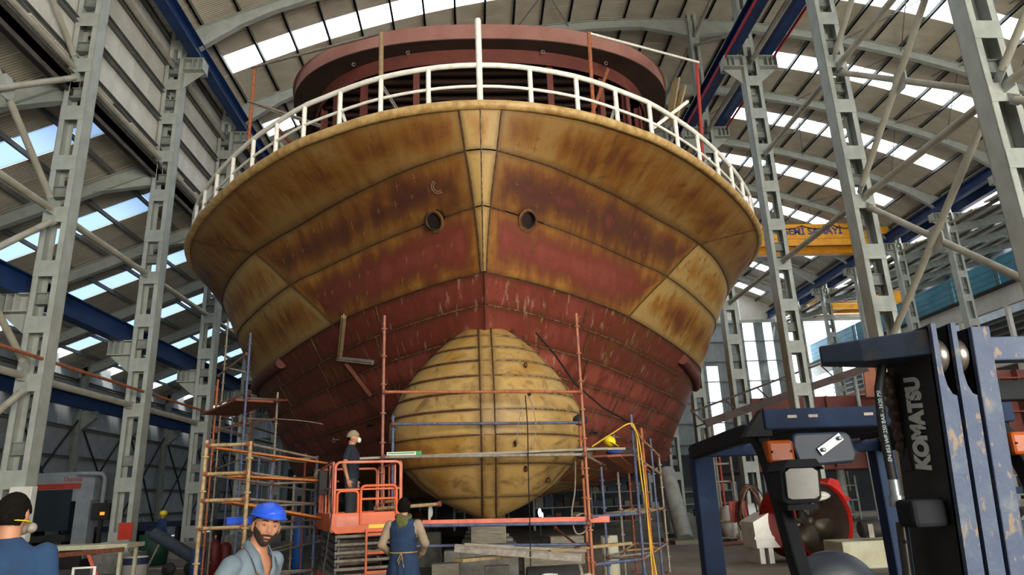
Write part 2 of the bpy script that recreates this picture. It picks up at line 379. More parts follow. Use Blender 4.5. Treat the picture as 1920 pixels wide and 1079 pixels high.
# end wall with translucent strips and a big door opening
wb = bpy.data.objects.new('wall_back', None); COL.objects.link(wb); wb['kind'] = 'structure'
YE = 68
x = -23.
segs = [(-23, 22.9, 0), (22.9, 24.05, 1), (24.05, 27.1, 0), (27.1, 28.25, 1), (28.25, 29.2, 0), (29.2, 30.1, 1), (30.1, 31.2, 0), (42.3, 46, 0)]
for a, b, t in segs:
    z0, z1 = (0, 18.0) if not (a == 22.9) else (0, 13.6)
    if t: 
        for z in range(1, 9): link('skylight', MB().box((a+.02, YE-.02, z*2+.02), (b-.02, YE+.02, z*2+1.98 if z*2+2 <= z1 else z1)).mesh('s'), SKYL, wb)
        if z1 < 17: obj('wall_panel', MB().box((a, YE-.05, z1), (b, YE+.05, 18)), ENDM, wb)
    else:
        n = max(1, round((b-a)/3.0))
        for i in range(n): obj('wall_panel', MB().box((a+(b-a)*i/n+.01, YE-.05, 0), (a+(b-a)*(i+1)/n-.01, YE+.05, 18)), ENDM, wb)
for i in range(14): obj('wall_panel', MB().box((-23+i*5+.02, YE-.06, 18.05), (-18+i*5-.02, YE+.04, 25)), CLAD, wb)
obj('wall_panel', MB().box((31.2, YE-.05, 0), (42.3, YE+.05, 2.6)), ENDM, wb)
for z in range(2, 19, 2): obj('girt', MB().box((-23, YE-.2, z-.05), (31.2, YE-.06, z+.05)), PURL, wb)
obj('door_header', MB().box((-23, YE-.3, 17.9), (46, YE-.06, 18.2)), STEEL, wb)

wf = bpy.data.objects.new('wall_front', None); COL.objects.link(wf); wf['kind'] = 'structure'
for a_, b_, c_, d_ in ((-23, 1.5, 0, 25), (1.5, 21, 9, 25), (21, 46, 0, 25)):
    n_ = max(1, round((b_-a_)/4)); 
    for i in range(n_): obj('wall_panel', MB().box((a_+(b_-a_)*i/n_+.01, -15.5, c_), (a_+(b_-a_)*(i+1)/n_-.01, -15.4, d_)), CLAD, wf)
# columns -----------------------------------------------------
BZ = [.95, 2.6, 4.95, 6.45, 7.97, 9.5, 11.05, 12.6, 14.15, 15.7, 17.15]
CW, CD = .66, .46        # width in x, depth in y
def chord_mesh(h):       # channel: outer web, two flanges
    mb = MB()
    mb.box((-.075, -CD/2, 0), (-.055, CD/2, h)); mb.box((-.075, -CD/2, 0), (.075, -CD/2+.02, h)); mb.box((-.075, CD/2-.02, 0), (.075, CD/2, h)); return mb.mesh('chord')
CH = {h: chord_mesh(h) for h in (18.3, 17.4)}
BAT = MB().box((-CW/2+.01, -CD/2-.014, -.22), (CW/2-.01, -CD/2, .22)).box((-CW/2+.01, CD/2, -.22), (CW/2-.01, CD/2+.014, .22)).mesh('batten_plate')
RUNG = MB().box((-CW/2+.07, -.02, -.14), (CW/2-.07, .0, .14)).box((-CW/2+.07, -.1, .14), (CW/2-.07, .1, .16)).box((-CW/2+.07, -.1, -.16), (CW/2-.07, .1, -.14)).mesh('rung')
UPC = MB().box((-.23, -CD/2, 18.3), (-.08, CD/2, 25)).box((.08, -CD/2, 18.3), (.23, CD/2, 25)).mesh('upper_shaft')
UPL = MB().box((-.23, -CD/2, 18.3), (-.08, CD/2, 20.0)).box((.08, -CD/2, 18.3), (.23, CD/2, 20.0)).mesh('upper_shaft')
UPB = MB().box((-.21, -CD/2-.01, -.2), (.21, CD/2+.01, .2)).mesh('batten_plate')
PLINTH = MB().box((-.6, -.5, 0), (.6, .5, .55)).mesh('plinth')
BPL = MB().box((-.45, -.36, .55), (.45, .36, .6)).mesh('base_plate')
def bracket_mesh(sx, top, w=.75):
    mb = MB(); x0 = sx*CW/2; x1 = x0+sx*w; xa, xb = min(x0, x1), max(x0, x1)
    mb.box((xa, -.28, top-.03), (xb, .28, top)); mb.box((xa, -.28, top-.5), (xb, .28, top-.47))
    for y in (-.02,): mb.prism([(x0, top), (x1, top), (x1, top-.5), (x0, top-1.15)], y, y+.03)
    for q in (.45, .72, .97): mb.box((x0+sx*w*q-.012, -.26, top-.5), (x0+sx*w*q+.012, .26, top))
    return mb.mesh('bracket')
BRK = {(s, t): bracket_mesh(s, t) for s in (-1, 1) for t in (18.3, 7.3)}
GUS = MB().box((-.02, -.5, -.3), (.02, 0, .3)).mesh('gusset')
def column(x, y, label, brks, group, upper=True, left=False):
    c = thing('steel_column', label, 'column', (x, y, 0), 0, group)
    for s in (-1, 1):
        o = link('chord', CH[18.3], STEEL, c, (s*(CW/2-.075), 0, 0))
        if s > 0: o.rotation_euler = (0, 0, PI)
    link('plinth', PLINTH, CONC, c); link('base_plate', BPL, STEELD, c)
    for i, z in enumerate(BZ):
        link('batten_plate', BAT, STEEL, c, (0, 0, z))
        if i % 2 == 1 or z > 12: link('rung', RUNG, STEELD, c, (0, 0.02, z+.75))
    for s, t in brks: link('bracket', BRK[(s, t)], STEEL, c)
    link('upper_shaft', UPL if left else UPC, STEEL, c)
    for z in ([18.9] if left else [18.9, 20.3, 21.7, 23.1]): link('batten_plate', UPB, STEEL, c, (0, 0, z))
    return c
names = ['nearest', 'second', 'third', 'fourth', 'fifth', 'sixth', 'seventh', 'eighth', 'ninth', 'tenth']
colsL = []; colsR = []; colsT = []
desL = {1: 'grey laced steel column with a white switch box, nearest on the left', 2: 'grey laced steel column with a red painted patch near its foot',
        3: 'grey laced steel column behind the scaffold left of the hull'}
for k in range(0, 9):
    y = Y0+BAY*k
    brks = [(1, 18.3), (-1, 7.3)]
    colsL.append(column(XL, y, desL.get(k, 'left row grey laced column, '+names[min(k, 9)]+' from the camera'), brks, 'left row of laced steel columns', left=True))
desR = {0: 'bright grey laced column at the right picture edge above the forklift mast', 1: 'grey laced column rising behind the forklift guard, braces on its far side',
        2: 'grey laced column close right of the ship with a coil of cable at its foot', 3: 'grey laced column mostly hidden behind the ship flare on the right'}
for k in range(0, 9):
    y = Y0+BAY*k
    colsR.append(column(XR, y, desR.get(k, 'middle row grey laced column, '+names[min(k, 9)]+' from the camera'), [(1, 18.3), (-1, 18.3)], 'middle row of laced steel columns'))
for k in range(3, 10):
    y = Y0+BAY*k
    colsT.append(column(XT, y, 'far right row grey laced column, '+names[k-3]+' from the camera', [(1, 12.3), (-1, 12.3)] if False else [(-1, 18.3), (1, 18.3)], 'far right row of laced steel columns'))
for k in range(4, 10):
    c = thing('aisle_column', 'slim grey aisle wall column, '+names[k-4]+' along the left wall', 'column', (-22.2, Y0+BAY*k, 0), 0, 'columns of the left aisle wall')
    obj('shaft', MB().ibeam((0, 0, 0), (0, 0, 10), .3, .34, .02, (1, 0, 0)), STEELD, c)
    obj('bracket', MB().prism([(.15, 7.3), (.95, 7.3), (.95, 6.9), (.15, 6.2)], -.15, .15), STEELD, c)
    obj('brace', MB().tube([(0, .1, 1.2), (.1, 2.8, 4.2), (0, 5.5, 6.8)], .06, 6), DARK, c); obj('brace', MB().tube([(0, 5.5, .6), (.1, 2.8, 3.8), (0, .1, 6.8)], .06, 6), DARK, c)
# crane runway beams
def runway(x, z, label, mat_=BLUEST, red=None, w=.4, h=.65, y0=0, y1=68, group='crane runway beams'):
    r = thing('crane_runway_beam', label, 'beam', (x, y0, z), 0, group)
    obj('girder', MB().ibeam((0, 0, 0), (0, y1-y0, 0), w, h, .03), mat_, r)
    for k in range(int((y1-y0)/1.4)): pass
    obj('rail', MB().box((-.04, 0, h/2), (.04, y1-y0, h/2+.08)), DARK, r)
    if red: obj('conductor_rail', MB().box((red-.025, 0, -h/2-.08), (red+.025, y1-y0, -h/2+.02)), M('signal red', '#c0222c', '#a51d26', 3, .5), r)
    return r
runway(XL+.78, 18.65, 'dark blue crane runway beam high along the left wall')
runway(XR-.72, 18.65, 'dark blue crane runway beam on the ship side of the middle columns', red=-.28)
runway(XR+.72, 18.65, 'dark blue crane runway beam on the far side of the middle columns', red=.28)
runway(XT-.72, 18.65, 'dark crane runway beam along the near face of the far right columns', y0=22)
runway(XT+.72, 18.65, 'dark crane runway beam beyond the far right columns', y0=22)
runway(XL-.78, 7.6, 'blue crane runway beam low on the aisle side of the left columns')
runway(-21.4, 7.6, 'dark blue crane runway beam along the left aisle wall', y0=22)
# struts and X braces between columns
def pipe(name, p, q, r=.085, mat_=PIPE, label=None, cat='brace', group=None, ends=True):
    p = Vector(p); q = Vector(q); d = (q-p).normalized()
    t = thing(name, label, cat, p, 0, group); z = Vector((0, 0, 0))
    obj('tube', MB().tube([d*.3, (q-p)-d*.3], r, 12), mat_, t)
    if ends:
        up = Vector((0, 0, 1)) if abs(d.z) < .9 else Vector((1, 0, 0))
        mb = MB().beam(z, d*.4, .03, r*2.6, up); obj('end_plate', mb, STEEL, t)
        obj('end_plate', MB().beam((q-p)-d*.4, q-p, .03, r*2.6, up), STEEL, t)
    return t
ORD = ['first', 'second', 'third', 'fourth', 'fifth', 'sixth', 'seventh', 'eighth', 'ninth']
def braces(x, k0, k1, side, xb, off):
    xx = x+off
    for k in range(k0, k1):
        ya, yb = Y0+BAY*k+CW/4, Y0+BAY*(k+1)-CW/4
        for z in (5.1, 9.6, 13.95, 18.0):
            if z == 5.1 and side == 'middle' and k != -1: continue
            pipe('strut', (xx, ya, z), (xx, yb, z), .095, PIPE, f'{dict({5.1: "lowest", 9.6: "second lowest", 13.95: "second highest", 18.0: "highest"})[z]} pipe strut of the {side} row, {ORD[k+1]} bay from the camera', 'strut', 'pipe struts between columns of the '+side+' row')
        if k in xb:
            for (z0, z1) in ((9.75, 13.8), (5.3, 9.4), (14.2, 17.8)) + (((.8, 4.9),) if side == 'left' else ()):
                for a, b in ((z0, z1), (z1, z0)):
                    if side == 'middle' and z0 == 9.75 and False: pass
                    pipe('diagonal_brace', (xx+(.06 if a < b else -.06), ya, a), (xx+(.06 if a < b else -.06), yb, b), .085, PIPE,
                         f'{"rising" if a < b else "falling"} pipe brace of the {dict({14.2: "top", 9.75: "upper", 5.3: "middle", .8: "bottom"})[z0]} cross, {side} row, {ORD[k+1]} bay from the camera', 'brace', 'crossed pipe braces of the '+side+' row')
                zz = (z0+z1)/2
                tag(obj('gusset_plate', MB().prism([(-.28, -.12), (-.12, -.3), (.12, -.3), (.28, -.12), (.28, .12), (.12, .3), (-.12, .3), (-.28, .12)], -.02, .02, 'X'), STEEL),
                    f'grey gusset plate at the centre of the {dict({14.2: "top", 9.75: "upper", 5.3: "middle", .8: "bottom"})[z0]} cross, {side} row, {ORD[k+1]} bay', 'plate', 'gusset plates of the crossed braces').location = (xx, (ya+yb)/2, zz)
braces(XL, -1, 7, 'left', (-1, 0), -.05)
braces(XR, -1, 6, 'middle', (-1, 0), 0)
# roof-level tubular struts seen right of the wheelhouse
for k in range(2, 6):
    pipe('strut', (XR, Y0+BAY*k, 23.4), (XR, Y0+BAY*(k+1), 23.4), .09, PIPE, f'grey pipe strut just under the roof arch, {ORD[k-2]} one from the camera', 'strut', 'roof struts of the middle row')
    pipe('diagonal_brace', (XR, Y0+BAY*k, 19.6), (XR, Y0+BAY*(k+1), 23), .08, PIPE, f'steep grey brace under the roof arch, {ORD[k-2]} one from the camera', 'brace', 'roof braces of the middle row')
# red cable tray pipe along left row
t = pipe('cable_pipe', (XL+.25, 6, 5.55), (XL+.25, 46, 5.55), .045, RUSTO, 'thin red pipe running along the left columns above the strut', 'pipe', ends=False)
# switch box and red patch
c1 = colsL[1]
sb = thing('switch_box', 'white electrical switch box mounted on the near left column', 'box', (XL+.38, Y0+BAY-.36, 1.45))
obj('cabinet', MB().cbox((0, 0, .35), (.52, .22, 1.25)), WHITE, sb, bevel=.01); obj('door', MB().cbox((0, -.12, .68), (.46, .02, .52)), WHITE, sb); obj('door', MB().cbox((0, -.12, .05), (.46, .02, .6)), WHITE, sb)
obj('meter', MB().cbox((.05, -.135, .75), (.12, .015, .14)), DARK, sb); obj('switch', MB().cbox((.05, -.145, .75), (.05, .01, .08)), REDST, sb)
pz = tag(obj('warning_plate', MB().box((-.02, -.27, .95), (.40, -.245, 1.45)), M('signal red paint', '#c83a26', '#b53322', 3, .6)), 'red plate fixed low on the second left column', 'plate'); pz.location = (XL, Y0+BAY*2, 0)

# yellow overhead cranes
def crane(y, z, xa, xb, label, txt):
    c = thing('overhead_crane', label, 'crane', (0, y, z+.75))
    obj('girder', MB().box((xa, -.3, .35), (xb, .3, 1.5)), YEL, c, bevel=.02)
    obj('girder', MB().box((xa+.7, 1.9, -.05), (xb-.7, 2.5, 1.05)).box((xa, 1.9, .5), (xb, 2.5, 1.05)), YEL, c, bevel=.02)
    obj('end_carriage', MB().box((xa-.1, -1, .36), (xa+.5, 3.2, .9)), YEL, c); obj('end_carriage', MB().box((xb-.5, -1, .36), (xb+.1, 3.2, .9)), YEL, c)
    obj('walkway_beam', MB().box((xa+1.3, -.55, -.25), (xb-1.3, -.4, .22)), YEL, c)
    pts = [(xa+1+i*.45, -.36, 1.35-.28*abs(math.sin(i*PI/5))) for i in range(int((xb-xa-2)/.45))]
    obj('festoon_cable', MB().tube(pts, .03, 5), BLACK, c)
    if txt:
        text('lettering', 'GEMİ SANAYİ', M('purple lettering', '#4c4a86', '#45437c', 3, .6), c, frame(((23+26.7)/2-.1, -.32, .9), (1, 0, 0), (0, 0, 1)), .72, .01, 1.0, .02)
        obj('label_panel', MB().box((28.0, -.34, .72), (29.4, -.305, 1.12)), WHITE, c)
        text('lettering', '10 TON', M('purple lettering', '#4c4a86'), c, frame((28.7, -.35, .92), (1, 0, 0), (0, 0, 1)), .36, .004, 1, .01)
        obj('arrow_mark', MB().add([(21.8, -.32, 1.2), (21.8, -.32, .7), (21.3, -.32, .95), (21.8, -.30, 1.2), (21.8, -.30, .7), (21.3, -.30, .95)], [(0, 1, 2), (5, 4, 3), (0, 3, 4, 1), (1, 4, 5, 2), (2, 5, 3, 0)]), REDST, c)
    else:
        obj('label_panel', MB().box((34.3, -.34, .5), (36.0, -.305, 1.35)), WHITE, c)
        for i in range(4): obj('lettering', MB().box((34.5, -.36, .62+i*.17), (35.8, -.341, .7+i*.17)), DARK, c)
    return c
crane(47, 17.95, XR+.6, XT-.6, 'yellow overhead travelling crane with purple lettering between column rows', True)
crane(62, 17.0, XT+1.4, 41, 'smaller yellow overhead crane far off above the bright doorway', False)

# right hand mezzanine with blue glazing beyond the third row
mz = bpy.data.objects.new('wall_right', None); COL.objects.link(mz); mz['kind'] = 'structure'
XM = 33.6
for i in range(9):
    y = 28+i*4.4
    obj('window_glass', MB().box((XM-.02, y+.05, 13.6), (XM+.02, y+4.35, 15.4)), BLUEGL, mz)
    obj('handrail_post', MB().box((XM-.3, y-.03, 13.4), (XM-.24, y+.03, 15.2)), PURL, mz)
    obj('post', MB().box((XM-.12, y-.12, 0), (XM+.12, y+.12, 12.3)), CLAD, mz)
    obj('louvre_panel', MB().box((XM+1.8, y, 0), (XM+1.9, y+4.4, 12.2)), M('dark interior sheet', '#55514c', '#3d3a36', 2, .8), mz)
    for j in range(6):
        obj('slat', MB().box((XM+1.6, y, 9.6+j*.45), (XM+1.75, y+4.3, 9.72+j*.45)), PURL, mz)
obj('spandrel', MB().box((XM-.15, 28, 12.2), (XM+.15, 68, 13.4)), CLAD, mz)
obj('ledge', MB().box((XM-.5, 28, 13.35), (XM+.1, 68, 13.5)), DARK, mz)
for z in (13.9, 14.3, 14.7, 15.15): obj('handrail', MB().tube([(XM-.27, 28, z), (XM-.27, 68, z)], .025, 5), PURL, mz)
obj('spandrel', MB().box((XM-.2, 28, 8.6), (XM+.1, 68, 9.3)), CLAD, mz); obj('edge_strip', MB().box((XM-.3, 28, 9.3), (XM-.1, 68, 9.6)), RUSTO, mz)
# right aisle roof (rises away from the third row)
ar2 = bpy.data.objects.new('ceiling.002', None); COL.objects.link(ar2); ar2['kind'] = 'structure'
def rz2(x): return 17.6+.22*(x-XT)
for k in range(3, 10):
    yb = Y0+BAY*k; mid = yb+BAY/2
    obj('roof_panel', slab(XT, 46, yb+.01, mid-.5, .1, rz2), ROOFM, ar2); obj('roof_panel', slab(XT, 46, mid+.5, yb+BAY-.01, .1, rz2), ROOFM, ar2)
    for i in range(6): obj('skylight', slab(XT+.6+i*2.4, XT+2.9+i*2.4, mid-.48, mid+.48, .03, rz2), SKYL, ar2)
    obj('rafter', slab(XT, 46, yb-.1, yb+.1, .5, rz2, -.7), STEELD, ar2)
for i in range(9): x = XT+.5+i*1.8; obj('purlin', MB().box((x-.05, 28, rz2(x)-.2), (x+.05, 68, rz2(x))), PURL, ar2)
struct('wall_right_outer', MB().box((46, -16, 0), (46.2, 69, 22)), CLADD)
struct('wall_upper_right', MB().box((XT-.05, 29, 19.3), (XT+.05, 69, 20.2)), PURL)

# ============================================================ SHIP
SX = .2
ship = thing('ship', 'huge unfinished ship hull in ochre and red primer seen bow on', 'ship', (SX, 0, 0))
LV = [
 (9.0, [(0,11.93),(.55,11.96),(1.05,12.05),(1.75,12.25),(2.4,12.53),(3.2,13.0),(4.0,13.55),(5.4,14.9),(6.85,16.7),(8.05,18.6),(8.7,20.2),(9.05,22),(9.2,25),(9.2,30),(9.2,46)]),
 (8.25,[(0,12.25),(.3,12.31),(1.0,12.72),(1.65,13.2),(3.0,14.46),(4.35,15.94),(5.95,17.75),(7.3,19.9),(8.4,22.4),(8.95,25),(9.15,28),(9.2,46)]),
 (7.27,[(0,12.72),(.22,12.85),(1.2,13.65),(2.37,14.76),(4.0,16.55),(5,17.7),(6.6,20.2),(8.0,22.9),(8.75,26),(9.05,29),(9.15,33),(9.15,46)]),
 (6.09,[(0,13.3),(.1,13.4),(1.0,14.1),(2.4,15.55),(3.75,17.3),(5.55,20.3),(7.4,23.8),(8.4,26.3),(8.85,29),(9.0,32),(9.1,37),(9.1,46)]),
 (5.0, [(0,14.2),(.08,14.3),(.9,15.1),(2.2,16.7),(3.6,18.9),(5.3,22.0),(7.1,25.4),(8.2,28.2),(8.75,31),(9.0,34),(9.0,46)]),
 (4.0, [(0,15),(.08,15.1),(.8,16),(2.0,17.8),(3.3,20.1),(5.0,23.4),(6.8,26.9),(8.0,29.8),(8.7,32.5),(8.95,35.5),(9,38),(9,46)]),
 (3.0, [(0,15.6),(.06,15.7),(.7,16.8),(1.7,18.8),(2.9,21.3),(4.5,24.8),(6.3,28.3),(7.7,31.2),(8.5,34),(8.85,37),(8.9,46)]),
 (2.2, [(0,16),(.05,16.1),(.5,17.6),(1.3,20),(2.2,22.8),(3.4,26.3),(4.6,30),(5.5,34),(5.9,38),(6.0,46)]),
 (1.5, [(0,16.3),(.04,16.4),(.3,18.6),(.6,21.4),(.85,25),(.95,30),(1.0,36),(1.0,46)]),
]
def resample(pts, ds=.25, smax=35):
    # Catmull-Rom through points then by arclength
    P = [Vector((p[0], p[1])) for p in pts]; Q = [P[0]+Vector((-(P[1]-P[0]).x, (P[1]-P[0]).y))]+P+[P[-1]*2-P[-2]]
    d = []
    for i in range(1, len(Q)-2):
        for j in range(16):
            t = j/16; a, b, c, e = Q[i-1], Q[i], Q[i+1], Q[i+2]
            d.append(.5*((2*b)+(c-a)*t+(2*a-5*b+4*c-e)*t*t+(3*b-a-3*c+e)*t**3))
    d.append(P[-1]); out = [d[0]]; L = 0; tgt = ds
    for i in range(1, len(d)):
        seg = (d[i]-d[i-1]).length
        while L+seg >= tgt and seg > 0:
            out.append(d[i-1].lerp(d[i], (tgt-L)/seg)); tgt += ds
        L += seg
    while len(out) < smax/ds+2: out.append(out[-1]+Vector((0, ds)))
    return out
LVR = [(z, resample(p)) for z, p in LV]
def lvp(i, s):
    a = LVR[i][1]; k = min(int(s/.25), len(a)-2); return a[k].lerp(a[k+1], s/.25-k)
def hullF(s, z):
    sg = 1 if s >= 0 else -1; s = abs(s)
    for i in range(len(LVR)-1):
        if z >= LVR[i+1][0]: break
    z1, z0 = LVR[i][0], LVR[i+1][0]; t = (z-z0)/(z1-z0)
    A = lvp(min(i+2, len(LVR)-1), s); B = lvp(i+1, s); C = lvp(i, s); D = lvp(max(i-1, 0), s)
    lp = B.lerp(C, t); cr = .5*((2*B)+(C-A)*t+(2*A-5*B+4*C-D)*t*t+(3*B-A-3*C+D)*t**3)
    p = lp.lerp(cr, .6) if 0 < i < len(LVR)-2 else lp
    return Vector((sg*max(p.x, 0), p.y, z))
def sAt(lev, b, y):
    a = LVR[lev][1]; return min(range(len(a)), key=lambda k: (a[k]-Vector((b, y))).length)*.25
def _hz(px, py):
    r = ray(px, py).normalized(); best = None
    for i in range(60):
        for j in range(60):
            p = hullF((1 if px > 912 else -1)*(.4+i*.035), 6.6+j*.025)+Vector((SX, 0, 0)); d = p-EYE; t = d.dot(r); e = (d-r*t).length
            if best is None or e < best[0]: best = (e, p)
    return best[1]-Vector((SX, 0, 0))
HAWSE = [_hz(816, 415), _hz(989, 414)]
def _unused(): pass
def patch(Fn, u0, u1, v0, v1, nu, nv, off, wob=0, holes=None, gap=.012):
    """u0,u1: functions of v (or numbers); returns mesh with metres/edge UVs"""
    U0 = u0 if callable(u0) else (lambda v: u0); U1 = u1 if callable(u1) else (lambda v: u1)
    V = []; E = []
    for j in range(nv+1):
        v = v0+gap+(v1-v0-2*gap)*j/nv
        for i in range(nu+1):
            ua, ub = U0(v)+gap, U1(v)-gap; u = ua+(ub-ua)*i/nu
            p = Fn(u, v); e = .02
            n = (Fn(u+e, v)-Fn(u-e, v)).cross(Fn(u, min(v+e, v1))-Fn(u, max(v-e, v0)))
            if n.length > 1e-9: n.normalize()
            w = wob*noise.noise(p*1.3)
            V.append(p+n*(off+w)); E.append(((u, v), (min(u-U0(v), U1(v)-u), min(v-v0, v1-v))))
    faces = []
    for j in range(nv):
        for i in range(nu): a = j*(nu+1)+i; faces.append((a, a+1, a+nu+2, a+nu+1))
    if holes:
        for h, r in holes:
            ins = set()
            for i, p in enumerate(V):
                d = Vector((p.x-h.x, p.z-h.z))
                if (p-h).length < 1.5 and d.length < r: ins.add(i)
            faces = [f for f in faces if not all(i in ins for i in f)]
            keep = {i for f in faces for i in f}
            for i in ins & keep:
                p = V[i]; d = Vector((p.x-h.x, p.z-h.z)); d = d.normalized()*r if d.length > 1e-5 else Vector((r, 0)); V[i] = Vector((h.x+d.x, p.y, h.z+d.y))
    me = bpy.data.meshes.new('plate'); me.from_pydata([tuple(v) for v in V], [], faces)
    for nm, k in (('metres', 0), ('edge', 1)):
        l = me.uv_layers.new(name=nm); data = []
        for lp in me.loops: data += list(E[lp.vertex_index][k])
        l.data.foreach_set('uv', data)
    me.polygons.foreach_set('use_smooth', [True]*len(me.polygons)); me.update(); return me
def weld(Fn, pts, r=.018, mat_=WELD, parent=None, off=.01, name='weld_seam'):
    P = []
    for (u, v) in pts:
        p = Fn(u, v); e = .03; n = (Fn(u+e, v)-Fn(u-e, v)).cross(Fn(u, v+e)-Fn(u, v-e))
        if n.length > 1e-9: n.normalize()
        P.append(p+n*off)
    runs = [[]]
    for p in P:
        if Fn is hullF and any((p-h).length < .34 for h in HAWSE):
            if runs[-1]: runs.append([])
        else: runs[-1].append(p)
    mb = MB()
    for Q_ in runs:
        if len(Q_) > 1: mb.tube(Q_, [r*(1+.35*noise.noise(p*7)) for p in Q_], 6)
    return obj(name, mb, mat_, parent)
def cl(v, a, b): return max(a, min(b, v))
LZ = [l[0] for l in LV]
def stemw(z): return .06+ (.36)*cl((z-6.2)/2.8, 0, 1)**1.2
sA9, sA8 = sAt(0, 8.1, 18.7), sAt(1, 6.0, 17.8); sB7 = sAt(2, 5.0, 17.7); sC6 = sAt(3, 3.75, 17.3)
lerpf = lambda a, b, z0, z1: (lambda v: a+(b-a)*(v-z0)/(z1-z0))
cuts = {0: lerpf(sA8, sA9, 8.25, 9.0), 1: lerpf(sB7, sA8, 7.27, 8.25), 2: lerpf(sC6, sB7, 6.09, 7.27)}
matsS = {0: (H_FL, H_FL), 1: (H_BF, H_OCH), 2: (H_MIX2, H_PALE)}
holes = [(h, .2) for h in HAWSE]
for lev in range(3):
    z1, z0 = LZ[lev], LZ[lev+1]; sc = cuts[lev]
    for sg in (1, -1):
        for part in (0, 1):
            if part == 0: a, b, nu = stemw, sc, 46 if lev in (1, 2) else 30
            else: a, b, nu = sc, 34., 44
            if sg < 0: aa, bb = (lambda v, b=b: -(b(v) if callable(b) else b)), (lambda v, a=a: -(a(v) if callable(a) else a))
            else: aa, bb = a, b
            me = patch(hullF, aa, bb, z0, z1, nu, 12 if lev in (1, 2) and part == 0 else 7, .02, .012, holes if part == 0 and lev in (1, 2) else None)
            link('hull_plate', me, matsS[lev][part], ship)
        k = 24
        weld(hullF, [(sg*(stemw(z0)+(33-stemw(z0))*i/90), z0) for i in range(91)], .014, WELD, ship, .026)
        weld(hullF, [(sg*sc(z0+(z1-z0)*i/8), z0+(z1-z0)*i/8) for i in range(9)], .014, WELD, ship, .03)
        weld(hullF, [(sg*stemw(z0+(z1-z0)*i/10), z0+(z1-z0)*i/10) for i in range(11)], .016, WELD, ship, .03)
    link('stem_plate', patch(hullF, lambda v: -stemw(v), stemw, z0, z1, 6, 8, .028, 0), H_OCH, ship)
obj('stem_seam', MB().tube([hullF(0, 6.1+(2.88)*i/14)+Vector((0, -.045, 0)) for i in range(15)], .012, 5), WELDL, ship)
ZS = [6.09, 5.55, 5.0, 4.5, 4.0, 3.5, 3.0, 2.6, 2.2, 1.85, 1.5]
US = [.0, 3.4, 7.2, 11.5, 16.5, 22.5, 34]
for j in range(len(ZS)-1):
    z1, z0 = ZS[j], ZS[j+1]
    for sg in (1, -1):
        for i in range(len(US)-1):
            sh = (.35*(j % 3) if 0 < i else 0); sh2 = (.35*(j % 3) if i < len(US)-2 else 0)
            a, b = US[i]+sh, US[i+1]+sh2
            if sg < 0: a, b = -b, -a
            m_ = H_OCH if (j >= 8) else (H_RED2 if j <= 1 and i <= 3 else (H_MIX2 if (j >= 6 and i <= 2) else H_RED))
            link('hull_plate', patch(hullF, a, b, z0, z1, max(4, int((b-a)/.6)), 3, .02, .015, None, .004), m_, ship)
            if i: weld(hullF, [(sg*(US[i]+sh), z0+(z1-z0)*q/3) for q in range(4)], .009, WELDL, ship, .026)
        weld(hullF, [(sg*(.1+33*i/80), z0) for i in range(81)], .010 if j % 2 == 0 else .013, WELDL, ship, .026)
# dark backing shell
bk = patch(hullF, -34, 34, 1.5, 9.0, 150, 26, -.03, 0, [(h, .24) for h in HAWSE], 0); link('inner_shell', bk, M('shell backing', '#241710', '#1b110c', 3, .9), ship)
# flat bottom, deck
bot = [hullF(s, 1.5) for s in [k*.8 for k in range(43)]]
obj('keel_plate', MB().add([(p.x, p.y, 1.5) for p in bot]+[(-p.x, p.y, 1.5) for p in reversed(bot)], [tuple(range(2*len(bot)))]), H_RED, ship)
for v in ship.children:
    pass
dk = [hullF(s, 8.99) for s in [k*.5 for k in range(68)]]
obj('deck', MB().add([(p.x*.99, p.y+.05, 8.95) for p in dk]+[(-p.x*.99, p.y+.05, 8.95) for p in reversed(dk)], [tuple(range(2*len(dk)))]), BRD, ship)
# gunwale tube
gp = [hullF(s*.5, 9.0) for s in range(-66, 67)]
gp = [p+Vector((0, -.03, .02)) for p in gp]
gm = hull_mat('gunwale ochre', .12, bulb=True)
obj('gunwale', MB().tube(gp, .10, 10), M('gunwale ochre paint', '#bfa068', '#9b7640', 5, .5, 0, .2, .4, .65), ship)
# hawse pipes
for h in HAWSE:
    hp = obj('hawse_pipe', MB().tube([h+Vector((0, -.06, -.01)), h+Vector((0, .9, .35))], .19, 24, False), M('hawse interior', '#1d1a17', '#2a2018', 8, .7), ship)
    hp.modifiers.new('s', 'SOLIDIFY').thickness = .02
    obj('hawse_back', MB().lathe([(0.001, 0), (.26, 0)], h+Vector((0, .9, .35)), 'Y', 20), BLACK, ship)
for p in HAWSE:
    d = [hullF(math.copysign(1, p.x)*(.6), 7.3)]
for h in HAWSE:
    sg = 1 if h.x > 0 else -1; u = min((hullF(sg*k*.02, h.z)-h).length*1000+k for k in range(20, 130)); u = sg*.02*min(range(20, 130), key=lambda k: (hullF(sg*k*.02, h.z)-h).length)
    tu = (hullF(u+.1, h.z)-hullF(u-.1, h.z)).normalized(); tv = (hullF(u, h.z+.1)-hullF(u, h.z-.1)); tv = (tv-tu*tv.dot(tu)).normalized(); n = tu.cross(tv)
    ring = lambda r_, o_: [h+tu*(r_*math.cos(2*PI*k/36))+tv*(r_*math.sin(2*PI*k/36))+n*o_ for k in range(36)]
    vs = ring(.185, -.25)+ring(.185, .045)+ring(.25, .04)+ring(.255, .02)
    obj('hawse_rim', MB().add(vs, [(q*36+k, q*36+(k+1) % 36, (q+1)*36+(k+1) % 36, (q+1)*36+k) for q in range(3) for k in range(36)], True), M('hawse collar', '#6b4522', '#4a2c18', 9, .7, 0, .4), ship)
mb = MB(); rr_ = random.Random(5)
